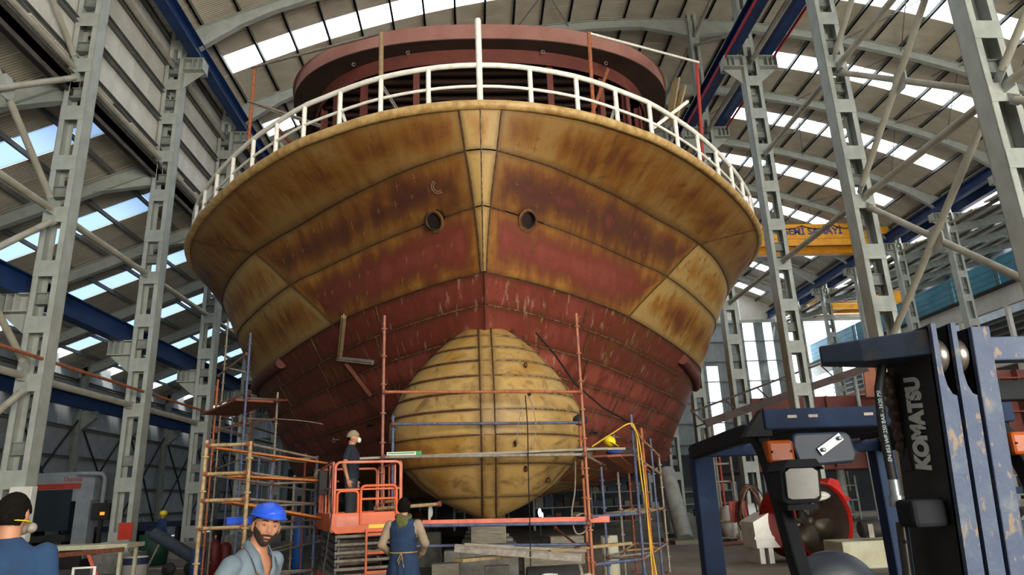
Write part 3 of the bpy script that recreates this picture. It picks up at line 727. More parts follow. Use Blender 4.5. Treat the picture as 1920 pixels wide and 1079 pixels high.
for sg in (-1, 1):
    for z in (8.45, 8.62, 8.8, 7.5, 7.8, 8.05, 6.4, 6.75):
        s_ = .8
        while s_ < 11:
            if rr_.random() < .55:
                z_ = z+rr_.uniform(-.04, .04); L_ = rr_.uniform(.05, .09)
                for da, dz_ in ((L_, 0), (0, L_)):
                    pp = []
                    for q in (-1, 0, 1):
                        u = sg*(s_+da*q); v = z_+dz_*q*.8; p = hullF(u, v); n = (hullF(u+.03, v)-hullF(u-.03, v)).cross(hullF(u, v+.03)-hullF(u, v-.03)).normalized(); pp.append(p+n*.024)
                    mb.tube(pp, .006, 4)
            s_ += rr_.uniform(.35, .6)
o = obj('heat_marks', mb, M('heat mark', '#8a6230', '#6e4a24', 9, .6, 0, .2), ship); o['kind'] = 'stuff'
mb = MB()
for a0, r_ in ((0, .14), (0, .10)):
    c_ = _hz(823, 350); mb.tube([c_+Vector((r_*math.cos(a), -.03-.25*r_*math.sin(a), r_*math.sin(a))) for a in [2*PI*k/16 for k in range(15)]], .005, 4)
obj('chalk_mark', mb, M('chalk', '#a08f7c', '#8c7a68', 20, .9), ship)
# bulb ------------------------------------------------------------
WZ = [(1.36, .05), (1.45, .38), (1.65, .84), (2.0, 1.36), (2.45, 1.80), (2.9, 2.0), (3.35, 1.98), (3.8, 1.77), (4.2, 1.5), (4.6, 1.16), (4.95, .78), (5.2, .44), (5.33, .2), (5.38, .04)]
DZ = [(1.36, .35), (1.7, .9), (2.2, 1.5), (2.8, 1.85), (3.4, 1.9), (4.0, 1.65), (4.6, 1.15), (5.0, .7), (5.25, .35), (5.38, .05)]
def itp(T, z):
    if z <= T[0][0]: return T[0][1]
    for (a, x), (b, y) in zip(T, T[1:]):
        if z <= b:
            t = (z-a)/(b-a); return x+(y-x)*t
    return T[-1][1]
def smooth_itp(T, z): return (itp(T, z)*2+itp(T, max(T[0][0], z-.07))+itp(T, min(T[-1][0], z+.07)))/4
BYC = 14.75
def bulbF(a, z):
    # a in [-2.4,2.4]; |a|<=1 is the nose ellipse, beyond runs aft
    w, d = smooth_itp(WZ, z), smooth_itp(DZ, z)
    if abs(a) <= 1: return Vector((w*math.sin(a*PI/2)*1.0, BYC-d*math.cos(a*PI/2), z))
    return Vector((math.copysign(w*(1-.04*(abs(a)-1)), a), BYC+(abs(a)-1)*2.6, z))
def bw(z): w = max(smooth_itp(WZ, z), .13); return math.asin(min(.99, .125/w))*2/PI
BS = [1.36, 1.78, 2.35, 2.85, 3.3, 3.62, 3.95, 4.28, 4.6, 4.92, 5.38]
for j in range(len(BS)-1):
    z0, z1 = BS[j], BS[j+1]
    for sg in (1, -1):
        for (ua, ub) in (((lambda v: bw(v)), .72 if j % 2 else .8), (.72 if j % 2 else .8, 2.4)):
            if sg > 0: A, B = ua, ub
            else: A, B = -ub, (lambda v, ua=ua: -(ua(v) if callable(ua) else ua))
            m_ = H_BULBR if (sg > 0 and 2 <= j <= 5 and ub > 1) or (sg < 0 and j == 2 and ub < 1) else H_BULB
            me = patch(bulbF, A, B, z0, z1, 14, 5, .015, .01, None, .004)
            # edge uv in angle units -> metres
            link('bulb_plate', me, m_, ship)
        if j: weld(bulbF, [(sg*(bw(z0)+(2.2-bw(z0))*i/40), z0) for i in range(41)], .014 if sg > 0 or j < 4 else .022, WELDL if sg > 0 and j > 3 else WELD, ship, .02)
    link('bulb_nose_plate', patch(bulbF, lambda v: -bw(v), bw, z0, z1, 5, 5, .022, 0, None, .002), H_BULB, ship)
for sg in (1, -1): weld(bulbF, [(sg*bw(1.4+3.9*i/40), 1.4+3.9*i/40) for i in range(41)], .013, WELD, ship, .03)
for sg in (-1,):   # ground-out slots on the left of the bulb
    for z in (4.28, 4.6, 3.95, 3.62, 3.3):
        weld(bulbF, [(sg*(.25+.5*i/14), z+.0) for i in range(15)], .02, WELD, ship, .012, 'ground_slot')
link('inner_shell', patch(bulbF, -2.4, 2.4, 1.36, 5.38, 60, 24, -.02, 0, None, 0), M('shell backing', '#241710'), ship)
# lifting eyes on bulb and hull pads
def onhull(Fn, px, py, y0):
    tgt = ray(px, py); best = None
    return tgt
def hit(Fn, px, py, us, vs):
    r = ray(px, py).normalized(); best = None
    for u in us:
        for v in vs:
            p = Fn(u, v)+Vector((SX, 0, 0)); d = (p-EYE); t = d.dot(r); e = (d-r*t).length+t*.002
            if best is None or e < best[0]: best = (e, u, v, p-Vector((SX, 0, 0)))
    return best
def fr(a, b, n): return [a+(b-a)*i/n for i in range(n+1)]
for px, py in [(970, 610), (980, 638), (983, 690), (1055, 692), (968, 830), (984, 878), (1064, 880), (1024, 899), (988, 742)]:
    e, u, v, p = hit(bulbF, px, py, fr(0, 1.6, 60), fr(1.5, 5.35, 80))
    q = hit(bulbF, px, py, [u], [v]); n = (bulbF(u+.02, v)-bulbF(u-.02, v)).cross(bulbF(u, v+.02)-bulbF(u, v-.02)).normalized()
    sd_ = n.cross(Vector((0, 0, 1))).normalized(); up = sd_.cross(n).normalized()
    pts = [p+n*(.06+.045*math.cos(a))+up*(.045*math.sin(a)) for a in [2*PI*k/10 for k in range(10)]]
    obj('lifting_eye', MB().tube(pts, .016, 6, False, True).tube([p, p+n*.03], .03, 6), WELD, ship)
for px, py, m_ in [(1150, 815, TUBEG), (1245, 825, BLOCKR), (1180, 822, BLOCKR), (1262, 870, BLOCKR), (1285, 845, BLOCKR), (632, 826, TUBEG), (560, 835, BLOCKR), (700, 795, DARK), (1280, 858, BLOCKR), (575, 865, BLOCKR), (600, 880, BLOCKR), (1110, 808, DARK)]:
    sg = 1 if px > 912 else -1
    e, u, v, p = hit(hullF, px, py, [sg*x for x in fr(1, 26, 160)], fr(1.6, 6, 50))
    n = (hullF(u+.05, v)-hullF(u-.05, v)).cross(hullF(u, v+.05)-hullF(u, v-.05)).normalized()*1; tn = (hullF(u+.05, v)-hullF(u-.05, v)).normalized()
    obj('welded_bracket', MB().beam(p-tn*.22+n*.08, p+tn*.22+n*.08, .16, .03).beam(p-tn*.18+n*.05, p-tn*.16+n*.05, .1, .16), m_, ship)
# fender half pipes
for sg, pa, pb in ((1, (1275, 672), (1322, 735)), (-1, (530, 680), (470, 735))):
    a = hit(hullF, *pa, [sg*x for x in fr(6, 28, 160)], fr(3.5, 6, 40)); b = hit(hullF, *pb, [sg*x for x in fr(8, 33, 160)], fr(3.5, 6, 40))
    P = []
    for i in range(12):
        u = a[1]+(b[1]-a[1])*i/11; v = a[2]+(b[2]-a[2])*i/11; n = (hullF(u+.05, v)-hullF(u-.05, v)).cross(hullF(u, v+.05)-hullF(u, v-.05)).normalized()
        P.append(hullF(u, v)+n*.06)
    obj('fender_bar', MB().tube(P, .17, 10), BLOCKR, ship)
# chalk marks and loose plates welded on the hull left of the bulb
for pa, pb, w, m_ in (((643, 588), (638, 672), .16, WOOD), ((635, 677), (702, 682), .12, TUBEG), ((650, 685), (697, 745), .10, RUST)):
    A = hit(hullF, *pa, [-x for x in fr(1, 16, 160)], fr(3, 6.1, 60)); B = hit(hullF, *pb, [-x for x in fr(1, 16, 160)], fr(3, 6.1, 60))
    o_ = Vector((0, -.18, 0)); obj('temporary_stiffener', MB().beam(A[3]+o_, B[3]+o_, .03, w).beam(A[3]+o_, B[3]+o_, w*.8, .02), m_, ship)
# cable hanging over bulb
def P3(px, py, y): return aY(px, py, y)-Vector((SX, 0, 0))
obj('air_hose', MB().tube([P3(1005, 625, 13.6), P3(1040, 665, 13.4), P3(1078, 720, 13.3), P3(1130, 765, 13.5), P3(1180, 792, 13.4)], .018, 6), BLACK, ship)
# railing --------------------------------------------------------
rail = bpy.data.objects.new('railing', None); COL.objects.link(rail); rail.parent = ship
def dp(s, z, inn=0):
    p = hullF(s, 9.0); c = Vector((0, 30, 0)); d = Vector((-p.x, max(0, 20-p.y), 0)).normalized() if p.y < 20 else Vector((-math.copysign(1, p.x), 0, 0))
    return Vector((p.x, p.y, z))+d*inn
obj('top_rail', MB().tube([dp(s*.4, 9.98, .08) for s in range(-48, 49)], .055, 10), WHITEP, rail)
obj('mid_rail', MB().tube([dp(s*.4, 9.5, .08) for s in range(-48, 49)], .032, 8), WHITEP, rail)
for k in range(-16, 17):
    if k == 0: continue
    s = k*1.03 if abs(k) < 6 else math.copysign(6.2+(abs(k)-6)*1.15, k)
    obj('stanchion', MB().tube([dp(s, 9.0, .08), dp(s, 9.96, .08)], .05, 10), WHITEP, rail)
obj('jackstaff', MB().tube([dp(0, 9.0, .06), dp(0, 11.02, .06)], .062, 12).ell(dp(0, 11.02, .06), (.062, .062, .04), 12, 6), WHITEP, rail)
obj('inner_rail', MB().tube([Vector((6.6*math.sin(a), 17.3-3.6*math.cos(a)*.8, 9.55)) for a in fr(-1.3, 1.3, 30)], .028, 8), WHITEP, rail)
for a in fr(-1.2, 1.2, 9): p = Vector((6.6*math.sin(a), 17.3-3.6*math.cos(a)*.8, 9.0)); obj('inner_stanchion', MB().tube([p, p+Vector((0, 0, .55))], .028, 8), WHITEP, rail)
for k in (-7, -5, -3, 3, 5, 7, 1, -1):
    s = k*1.03; p = dp(s, 9, .12); q = dp(s, 9, .6); obj('support_gusset', MB().beam(q, dp(s, 9.6, .12), .03, .08), WOODG if k % 3 else WHITEP, rail)
# wheelhouse -----------------------------------------------------
wh = bpy.data.objects.new('wheelhouse', None); COL.objects.link(wh); wh.parent = ship
WCX = .2
def plan(hw, yf, yb, n=40, p=2.3, yc=None):
    # front-rounded plan from back-left round the front to back-right
    yc = yc or yf+4.2; out = []
    for i in range(n+1):
        a = -PI/2+PI*i/n; s = math.sin(a); c = math.cos(a)
        x = math.copysign(abs(s)**(2/p), s)*hw; y = yc-(abs(c)**(2/p))*(yc-yf); out.append((x+WCX, y))
    return [(-hw+WCX, yb)]+out+[(hw+WCX, yb)]
def loft(levels, name, m_, parent, flip=False):
    mb = MB(); n = len(levels[0][0]); vs = []
    for pl, z in levels: vs += [(x, y, z) for x, y in pl]
    fs = [(j*n+i, j*n+i+1, (j+1)*n+i+1, (j+1)*n+i) for j in range(len(levels)-1) for i in range(n-1)]
    mb.add(vs, fs, False); o = link(name, mb.mesh(name), m_, parent); o.modifiers.new('s', 'SOLIDIFY').thickness = .03; return o
RT = plan(6.0, 16.45, 26); RB_ = plan(6.05, 16.5, 26); WT = plan(5.42, 16.98, 26)
loft([(RB_, 13.93), (RT, 14.35)], 'fascia', FASC, wh)
loft([(RB_, 13.93), (WT, 13.95)], 'soffit', BRD, wh)
loft([(WT, 13.95), (plan(5.40, 17.0, 26), 13.50)], 'window_header', BRR, wh)
obj('header_edge', MB().tube([(x, y-.01, 13.50) for x, y in plan(5.42, 16.98, 26)], .03, 6), BRR, wh)
rt = plan(6.1, 16.5, 26); obj('roof', MB().add([(x, y, 14.36) for x, y in rt], [tuple(range(len(rt)))]), FASC, wh)
loft([(plan(5.4, 17.05, 26), 9.0), (plan(5.4, 17.05, 26), 10.4)], 'front_plate', BRR, wh)
obj('sill_edge', MB().tube([(x, y-.02, 10.4) for x, y in plan(5.42, 17.03, 26)], .05, 6), BRR, wh)
for a in (-.93, -.77, -.6, -.42, -.2, .0, .2, .42, .6, .77, .93):
    if a == 0: continue
    pl = plan(5.35, 17.08, 26, 400); i = int(len(pl)*(.5+a*.49)); p = Vector((pl[i][0], pl[i][1], 0)); t = Vector((pl[i+1][0]-pl[i-1][0], pl[i+1][1]-pl[i-1][1], 0)).normalized(); n = Vector((-t.y, t.x, 0))
    m4 = Matrix((t, n, Vector((0, 0, 1)))).transposed().to_4x4(); m4.translation = p
    obj('window_mullion', MB().box((-.09, -.02, 10.4), (.09, .02, 13.55), m4).box((-.012, 0, 10.4), (.012, .2, 13.55), m4), BRR, wh)
obj('deckhead', MB().add([(x, y, 13.9) for x, y in plan(5.3, 17.1, 26)], [tuple(range(43))]), BRD, wh)
for i in range(16):
    hw_ = min(5.2, 3.6+i*.35); obj('deck_beam', MB().box((-hw_+WCX, 17.9+i*.46, 13.72), (hw_+WCX, 17.92+i*.46, 13.9)).box((-hw_+WCX, 17.86+i*.46, 13.71), (hw_+WCX, 17.96+i*.46, 13.73)), BRD, wh)
obj('rear_bulkhead', MB().box((-5.3+WCX, 25.6, 9), (5.3+WCX, 25.7, 14)), BRD, wh)
for i in range(6): obj('bulkhead_stiffener', MB().box((-5.2+WCX, 25.4, 11.7+i*.4), (5.2+WCX, 25.6, 11.75+i*.4)), TUBEG, wh)
for x, y in ((-1.9, 16.95), (1.9, 16.95), (-3.5, 17.5), (3.8, 17.5), (0.1, 16.88)):
    obj('lifting_eye', MB().tube([(x+.05*math.cos(a), y, 13.8+.05*math.sin(a)) for a in fr(0, 2*PI*.9, 9)], .014, 6), TUBEG, wh)
# temporary guard poles on the fore deck
def pole(lab, pts, r, m_, name='guard_pole', cat='pole', group='temporary guard poles on the fore deck'):
    o = tag(obj(name, MB().tube(pts, r, 8), m_), lab, cat, group); return o
pole('pale guard pole sloping down to the left above the ship railing', [aY(472, 127, 18), aY(716, 62, 15.2)], .035, TUBEG)
pole('pale guard pole sloping down to the right above the ship railing', [aY(1103, 62, 15.2), aY(1310, 117, 18)], .035, WHITEP)
pole('rusty upright with the lower left end of a guard pole', [Vector(aY(478, 127, 18)), Vector(aY(470, 215, 18)), Vector(aY(465, 280, 18))], .05, RUSTO)
pole('brown upright holding the guard pole, left of the jackstaff', [aY(715, 62, 15.2), aY(714, 228, 15.2)], .06, WOOD)
pole('rusty upright holding the guard pole, right of the jackstaff', [aY(1104, 62, 15.2), aY(1113, 215, 15.2)], .05, RUSTO)
pole('red upright at the right end of the guard pole', [aY(1306, 115, 18), aY(1318, 300, 18)], .055, REDST)
for a, b, m_, lab in (((465, 190, 15.5), (600, 236, 14.8), TUBEG, 'steel angle lying over the left railing'), ((515, 235, 15), (545, 268, 14.8), RUST, 'rusty angle under the left railing'),
                  ((716, 160, 15.1), (755, 222, 14.0), TUBEG, 'dark angle brace left of the jackstaff'), ((1290, 190, 17), (1225, 240, 16.5), WHITEP, 'white strut beside the right railing'), ((1140, 130, 16.6), (1110, 215, 15), RUSTO, 'brown diagonal in the right windows')):
    tag(obj('steel_angle', MB().beam(aY(*a), aY(*b), .09, .02).beam(aY(*a), aY(*b), .02, .09), m_), lab, 'angle', 'loose steel angles on the fore deck')
for i, (a, b) in enumerate((((1268, 150, 17.5), (1255, 225, 17.3)), ((1280, 165, 17.3), (1262, 235, 17.1)))):
    tag(obj('timber_board', MB().beam(aY(*a), aY(*b), .3, .05), WOOD), ('taller' if i == 0 else 'shorter')+' brown board standing by the right railing', 'board', 'boards standing by the right railing')
#SECTION3
# ============================================================ SCAFFOLDS
def standard(par, px, py, y, m_, r=.026, z0=0, rings=True, top=None):
    p = aY(px, py, y) if top is None else Vector(top)
    mb = MB().tube([(p.x, p.y, z0), (p.x, p.y, p.z)], r, 8)
    if rings:
        z = p.z-.25
        while z > z0+.15: mb.lathe([(r, -.012), (r+.028, -.012), (r+.028, .012), (r, .012)], (p.x, p.y, z), 'Z', 8); z -= .5
    obj('standard', mb, m_, par)
    if z0 == 0: obj('base_plate', MB().cbox((p.x, p.y, .01), (.16, .16, .02)), RUST, par)
    return p
def ledger(par, a, b, m_, r=.024, name='ledger'):
    a, b = Vector(a), Vector(b); d = (b-a).normalized()
    mb = MB().tube([a, b], r, 8)
    obj(name, mb, m_, par)
    for q in (a+d*.03, b-d*.03): obj('coupler', MB().tube([q-d*.03, q+d*.03], r+.016, 8), RUST, par)
def plank(a, b, w, t, m_, lab, group=None, up=(0, 0, 1)):
    return tag(obj('plank', MB().beam(a, b, w, t, up), m_, bevel=.004), lab, 'plank', group)
# --- low tower on the left
sc1 = thing('scaffold_tower', 'low weathered scaffold tower with orange boards behind the man in the blue helmet', 'scaffold')
A = standard(sc1, 388, 826, 11, TUBEY, .03); B = standard(sc1, 470, 828, 11, TUBEY, .03)
C_ = standard(sc1, 0, 0, 0, TUBEB, .026, top=(A.x+.35, 13.3, 2.5)); D_ = standard(sc1, 0, 0, 0, TUBEB, .026, top=(B.x+.5, 13.3, 2.6))
for z in (2.66, 2.24, 1.86, 1.47, .75):
    ledger(sc1, (A.x, 11, z), (B.x, 11, z), TUBEY, .026)
    ledger(sc1, (C_.x, 13.3, z-.1), (D_.x, 13.3, z-.1), TUBEG, .02); ledger(sc1, (B.x, 11, z), (D_.x, 13.3, z-.1), TUBEG, .02); ledger(sc1, (A.x, 11, z), (C_.x, 13.3, z-.1), TUBEG, .02)
plank((-4.0, 11.06, 2.63), (-2.7, 13.2, 2.45), .1, .03, WOODO, 'orange board sloping back from the top of the low scaffold tower', 'orange boards on the low scaffold tower')
plank((-3.7, 11.1, 2.20), (-2.6, 13.2, 2.13), .24, .035, WOODO, 'orange board lying at the second level of the low scaffold tower', 'orange boards on the low scaffold tower')
plank((-3.75, 11.1, 1.83), (-2.7, 12.9, 1.5), .24, .035, WOODO, 'orange board lying at the third level of the low scaffold tower', 'orange boards on the low scaffold tower')
bb = thing('tool_box', 'small bright blue box on the lowest board of the scaffold tower', 'box', (-3.62, 11.3, 1.5))
obj('body', MB().cbox((0, 0, .045), (.32, .18, .09)), M('bright blue plastic', '#2c56c8', '#244bb4', 3, .45), bb, bevel=.008); obj('lid', MB().cbox((0, 0, .1), (.33, .19, .02)), M('bright blue plastic', '#2c56c8'), bb)
# --- tall scaffold left of the hull
sc2 = thing('tall_scaffold', 'tall dark scaffold of blue and rusty tubes beside the left side of the hull', 'scaffold')
T = [standard(sc2, 470, 625, 15, TUBEB), standard(sc2, 409, 712, 17, RUSTO), standard(sc2, 521, 736, 17, TUBEG), standard(sc2, 428, 600, 19, TUBEG),
     standard(sc2, 487, 848, 15.5, TUBEB), standard(sc2, 552, 892, 16.5, TUBEG), standard(sc2, 573, 850, 19, RUST), standard(sc2, 472, 760, 19, RUST), standard(sc2, 440, 735, 21, TUBEB)]
for (a, b, m_) in (((463, 664, 15), (409, 705, 17), TUBEG), ((463, 747, 15), (521, 750, 17), TUBEG), ((458, 785, 15), (517, 788, 17), TUBEG), ((458, 790, 15), (405, 810, 17), TUBEG),
                   ((425, 690, 19), (470, 700, 19), TUBEG), ((405, 760, 17), (470, 735, 19), RUST), ((405, 806, 17), (518, 785, 17), RUST), ((452, 862, 15), (510, 865, 17), TUBEG),
                   ((452, 862, 15), (405, 880, 17), TUBEG), ((487, 858, 15.5), (573, 868, 19), TUBEG), ((480, 896, 15.5), (553, 898, 16.5), RUSTO), ((553, 898, 16.5), (600, 895, 18), RUSTO),
                   ((450, 905, 15), (590, 920, 19), TUBEG), ((445, 985, 15), (553, 978, 16.5), TUBEG), ((553, 978, 16.5), (588, 975, 19), TUBEG), ((500, 1040, 13.3), (600, 1015, 17), TUBEG), ((443, 1050, 15), (550, 1020, 16.5), TUBEG)):
    ledger(sc2, aY(*a), aY(*b), m_, .022)
obj('deck_board', MB().beam(aY(412, 778, 17), aY(478, 752, 15.2), .8, .04), RUST, sc2); obj('deck_board', MB().beam(aY(462, 752, 15.4), aY(520, 752, 16.8), .5, .04), RUST, sc2)
# --- bow scaffold
sc3 = thing('bow_scaffold', 'scaffold of red and blue tubes standing across the front of the bulbous bow', 'scaffold')
L1 = standard(sc3, 721, 592, 12.3, M('red worn scaffold tube', '#98604e', '#7c4c3e', 8, .6, 0, .2, .4, .6, '#7d7684')); L2 = standard(sc3, 737, 780, 12.7, TUBEB)
R1 = standard(sc3, 1080, 588, 12.3, M('rust to blue tube', '#a1664a', '#87523e', 3, .6, 0, .2, .45, .6, '#66688a')); R2 = standard(sc3, 1087, 800, 12.9, RUSTO)
for py0, py1, yy, m_, r in ((735, 735, 12.25, RUSTO, .026), (796, 793, 12.6, TUBEB, .026), (857, 853, 12.25, TUBEG, .028), (987, 982, 12.25, TUBEB, .028), (1025, 1022, 12.5, TUBEB, .024)):
    ledger(sc3, (L1.x if yy < 12.5 else L2.x, yy, aY(735, py0, yy).z), (R1.x if yy < 12.5 else R2.x, yy, aY(1095, py1, yy).z), m_, r)
ledger(sc3, (L1.x, 12.3, 1.75), (L2.x+.1, 12.7, 1.75), TUBEY); ledger(sc3, (R1.x, 12.3, 2.05), (R2.x, 12.9, 2.05), RUSTO)
ledger(sc3, (L1.x-.1, 12.15, 1.64), (L1.x+1.0, 12.2, 1.68), TUBEY, .03)
plank((-2.05, 12.45, 2.47), (2.25, 12.45, 2.49), .26, .04, WOODG, 'long grey plank across the bow scaffold at the lifted man’s chest height'.replace('’', ''))
cb = thing('long_box', 'long white and green carton lying on the plank left of the bulb', 'box', (-1.28, 12.42, 2.49))
obj('carton', MB().cbox((-.03, 0, .035), (.5, .1, .07)), WHITE, cb, bevel=.003); obj('end_cap', MB().cbox((.265, 0, .035), (.09, .104, .072)), M('green print', '#2f9a55', '#2a8a4c', 3, .5), cb); obj('stripe', MB().cbox((-.03, -.052, .045), (.46, .004, .02)), M('green print', '#2f9a55'), cb)
tag(obj('steel_beam', MB().beam(aY(792, 982, 12.35), aY(1142, 974, 12.45), .1, .1), PINK, bevel=.004), 'long faded red square steel beam on the bow scaffold ledger', 'beam')
# planks and channel on the lower level
plank(aY(868, 1021, 12.4), aY(1095, 1033, 12.9), .24, .045, WOODG, 'grey plank on top of the steel channel under the bulb', 'low planks under the bulb')
tag(obj('steel_channel', MB().ibeam(aY(852, 1028, 12.1), aY(1090, 1047, 12.3), .1, .12, .012), TUBEG), 'grey steel channel lying low across the scaffold under the bulb', 'channel')
plank(aY(858, 1052, 12.0), aY(962, 1042, 12.9), .24, .05, WOOD, 'short pale plank lying askew under the channel', 'low planks under the bulb')
plank(aY(1030, 1034, 12.7), aY(1182, 1019, 13.1), .16, .05, WOOD, 'long tan plank poking out through the right of the bow scaffold', 'low planks under the bulb')
ledger(sc3, aY(1040, 990, 13.5), aY(1085, 1025, 12.6), RUST, .02)
# --- right side scaffold
sc4 = thing('side_scaffold', 'curving scaffold of blue and rusty tubes along the right of the bulb', 'scaffold')
S = {}
for k, (px, py, y, m_) in dict(a=(1183, 778, 13.0, TUBEB), b=(1202, 803, 14.2, RUSTO), c=(1219, 823, 15.4, TUBEB), d=(1235, 852, 16.6, TUBEG), e=(1127, 876, 13.6, TUBEB), f=(1158, 885, 15.0, TUBEG), g=(1179, 888, 17.0, RUST)).items():
    S[k] = standard(sc4, px, py, y, m_, .028 if k in 'ab' else .025)
def at(k, z): return (S[k].x, S[k].y, z)
for row in (((1183, 797), (1202, 826), (1219, 840), (1235, 856)), ((1183, 853), (1202, 869), (1219, 880), (1235, 890))):
    Q_ = [aY(px, py, S[k].y) for (px, py), k in zip(row, 'abcd')]; Q_ = [(S[k].x, S[k].y, q.z) for q, k in zip(Q_, 'abcd')]
    for a, b in zip(Q_, Q_[1:]): ledger(sc4, a, b, TUBEY, .024)
ledger(sc4, (R1.x, 12.3, 2.38), at('e', 2.3), TUBEG); ledger(sc4, at('e', 2.3), at('f', 2.25), TUBEG)
for z in (1.38, .62):
    for a, b in (('a', 'b'), ('b', 'c'), ('c', 'd'), ('a', 'e'), ('e', 'f'), ('f', 'g'), ('e', 'b'), ('f', 'c'), ('g', 'd')): ledger(sc4, at(a, z), at(b, z), TUBEY if a in 'bf' else TUBEG, .022)
    ledger(sc4, (R1.x, 12.3, z), at('a', z), TUBEB, .026)
plank(aY(1122, 856, 12.9), aY(1166, 884, 15.0), .3, .04, RUST, 'rusty steel board of the platform under the yellow helmet, inner one', 'boards of the right scaffold platform')
plank(aY(1149, 855, 12.9), aY(1187, 885, 15.1), .28, .04, RUSTO, 'rusty steel board of the platform under the yellow helmet, middle one', 'boards of the right scaffold platform')
plank(aY(1174, 854, 12.95), aY(1208, 886, 15.1), .24, .04, RUST, 'rusty steel board of the platform under the yellow helmet, outer one', 'boards of the right scaffold platform')
plank((1.95, 12.55, 2.5), (2.6, 12.8, 2.5), .22, .04, WOODG, 'short grey board end beside the right bow scaffold post')
# helmet, rags and jacket on the platform
hp = thing('yellow_helmet', 'yellow safety helmet lying on the right scaffold platform', 'helmet', aY(1143, 828, 13.3))
YH = M('yellow helmet plastic', '#e9d21e', '#d8c016', 3, .35)
obj('shell', MB().ell((0, 0, 0), (.12, .15, .1), 20, 12, Matrix.Rotation(.5, 4, 'Y')), YH, hp); obj('peak', MB().ell((.05, -.06, -.06), (.12, .15, .015), 16, 6, Matrix.Rotation(.5, 4, 'Y')), YH, hp)
tag(obj('blue_cloth', MB().ell((0, 0, 0), (.12, .1, .06), 14, 8).ell((.1, .02, -.01), (.1, .08, .04), 12, 8), M('blue cloth', '#2b55c0', '#1f3f99', 6, .8)), 'bright blue cloth lying under the yellow helmet', 'cloth').location = aY(1150, 846, 13.3)
tag(obj('jacket', MB().ell((0, 0, 0), (.28, .15, .07), 16, 8).ell((.16, .05, .02), (.18, .12, .07), 14, 8).ell((-.2, 0, 0), (.12, .1, .05)), M('dark jacket', '#4a3c3a', '#352b2d', 8, .9, 0, .5)), 'dark jacket bundled on the right scaffold platform', 'jacket').location = aY(1167, 849, 13.4)
tag(obj('welding_lamp', MB().ell((0, 0, 0), (.14, .1, .1), 14, 10).ell((.04, -.02, .16), (.05, .05, .07), 12, 8), DARK), 'dark round machine hanging behind the bow scaffold right post', 'machine').location = aY(1088, 788, 12.7)
tag(obj('round_bundle', MB().ell((0, 0, 0), (.17, .12, .11), 16, 10), M('grey sack', '#6d675c', '#524c42', 8, .9, 0, .5)), 'grey sack beside the plank end right of the bulb', 'sack').location = aY(1094, 850, 12.75)
# yellow hoses
def hose(lab, pts, r, m_, cat='hose', name='hose'):
    P = [Vector(p) for p in pts]; Q = []
    for i in range(len(P)-1):
        a, b, c, d = P[max(i-1, 0)], P[i], P[i+1], P[min(i+2, len(P)-1)]
        for j in range(6):
            t = j/6; Q.append(.5*((2*b)+(c-a)*t+(2*a-5*b+4*c-d)*t*t+(3*b-a-3*c+d)*t**3))
    Q.append(P[-1]); return tag(obj(name, MB().tube(Q, r, 6), m_), lab, cat)
YH2 = M('yellow hose', '#c9a030', '#b08a28', 4, .5)
hose('yellow hose tied at the scaffold post top and falling to the floor', [aY(1110, 838, 13), aY(1150, 812, 12.95), aY(1180, 795, 12.93), aY(1192, 810, 12.9), aY(1200, 880, 12.8), aY(1212, 960, 12.6), aY(1222, 1030, 12.4), aY(1232, 1085, 12.2)], .016, YH2)
hose('second yellow hose hanging beside the rusty scaffold tube', [aY(1183, 797, 12.9), aY(1197, 822, 12.85), aY(1208, 900, 12.7), aY(1215, 980, 12.5), aY(1224, 1085, 12.1)], .013, YH2)
hose('grey hose hanging in a loop at the orange scaffold post', [aY(1079, 865, 12.6), aY(1078, 920, 12.6), aY(1072, 965, 12.5), aY(1080, 1000, 12.4), aY(1098, 995, 12.4), aY(1096, 965, 12.45), aY(1080, 968, 12.4)], .014, TUBEG)
hose('thin dark rope hanging straight down in front of the bulb', [aY(985, 742, 12.2), aY(989, 800, 12.2), aY(991, 900, 12.2), aY(994, 1000, 12.2), aY(995, 1085, 12.2)], .010, BLACK, 'rope', 'rope')
hose('thin pale cable looped over the right of the bulb', [aY(987, 745, 12.6), aY(973, 790, 12.5), aY(971, 825, 12.5), aY(985, 838, 12.5), aY(1003, 820, 12.5), aY(1004, 790, 12.5), aY(998, 760, 12.55), aY(990, 742, 12.6)], .008, TUBEG, 'cable', 'cable')
hose('thin grey cable running from the tall scaffold to the hull', [aY(520, 786, 16.5), aY(570, 790, 16.6), aY(606, 796, 16.9)], .01, TUBEG, 'cable', 'cable')
# far scaffold right
sc5 = thing('far_scaffold', 'far thin scaffold seen through the forklift frame right of the hull', 'scaffold')
for px, py, y, m_ in ((1320, 815, 25, TUBEG), (1345, 830, 27, REDST), (1367, 840, 25, TUBEG), (1330, 760, 28, TUBEG)): standard(sc5, px, py, y, m_, .045)
for a, b in (((1320, 845, 25), (1367, 843, 25)), ((1320, 872, 25), (1367, 870, 25)), ((1325, 905, 25), (1370, 903, 25)), ((1320, 980, 25), (1380, 978, 25)), ((1325, 1010, 25), (1385, 1009, 25))): ledger(sc5, aY(*a), aY(*b), TUBEG, .035)
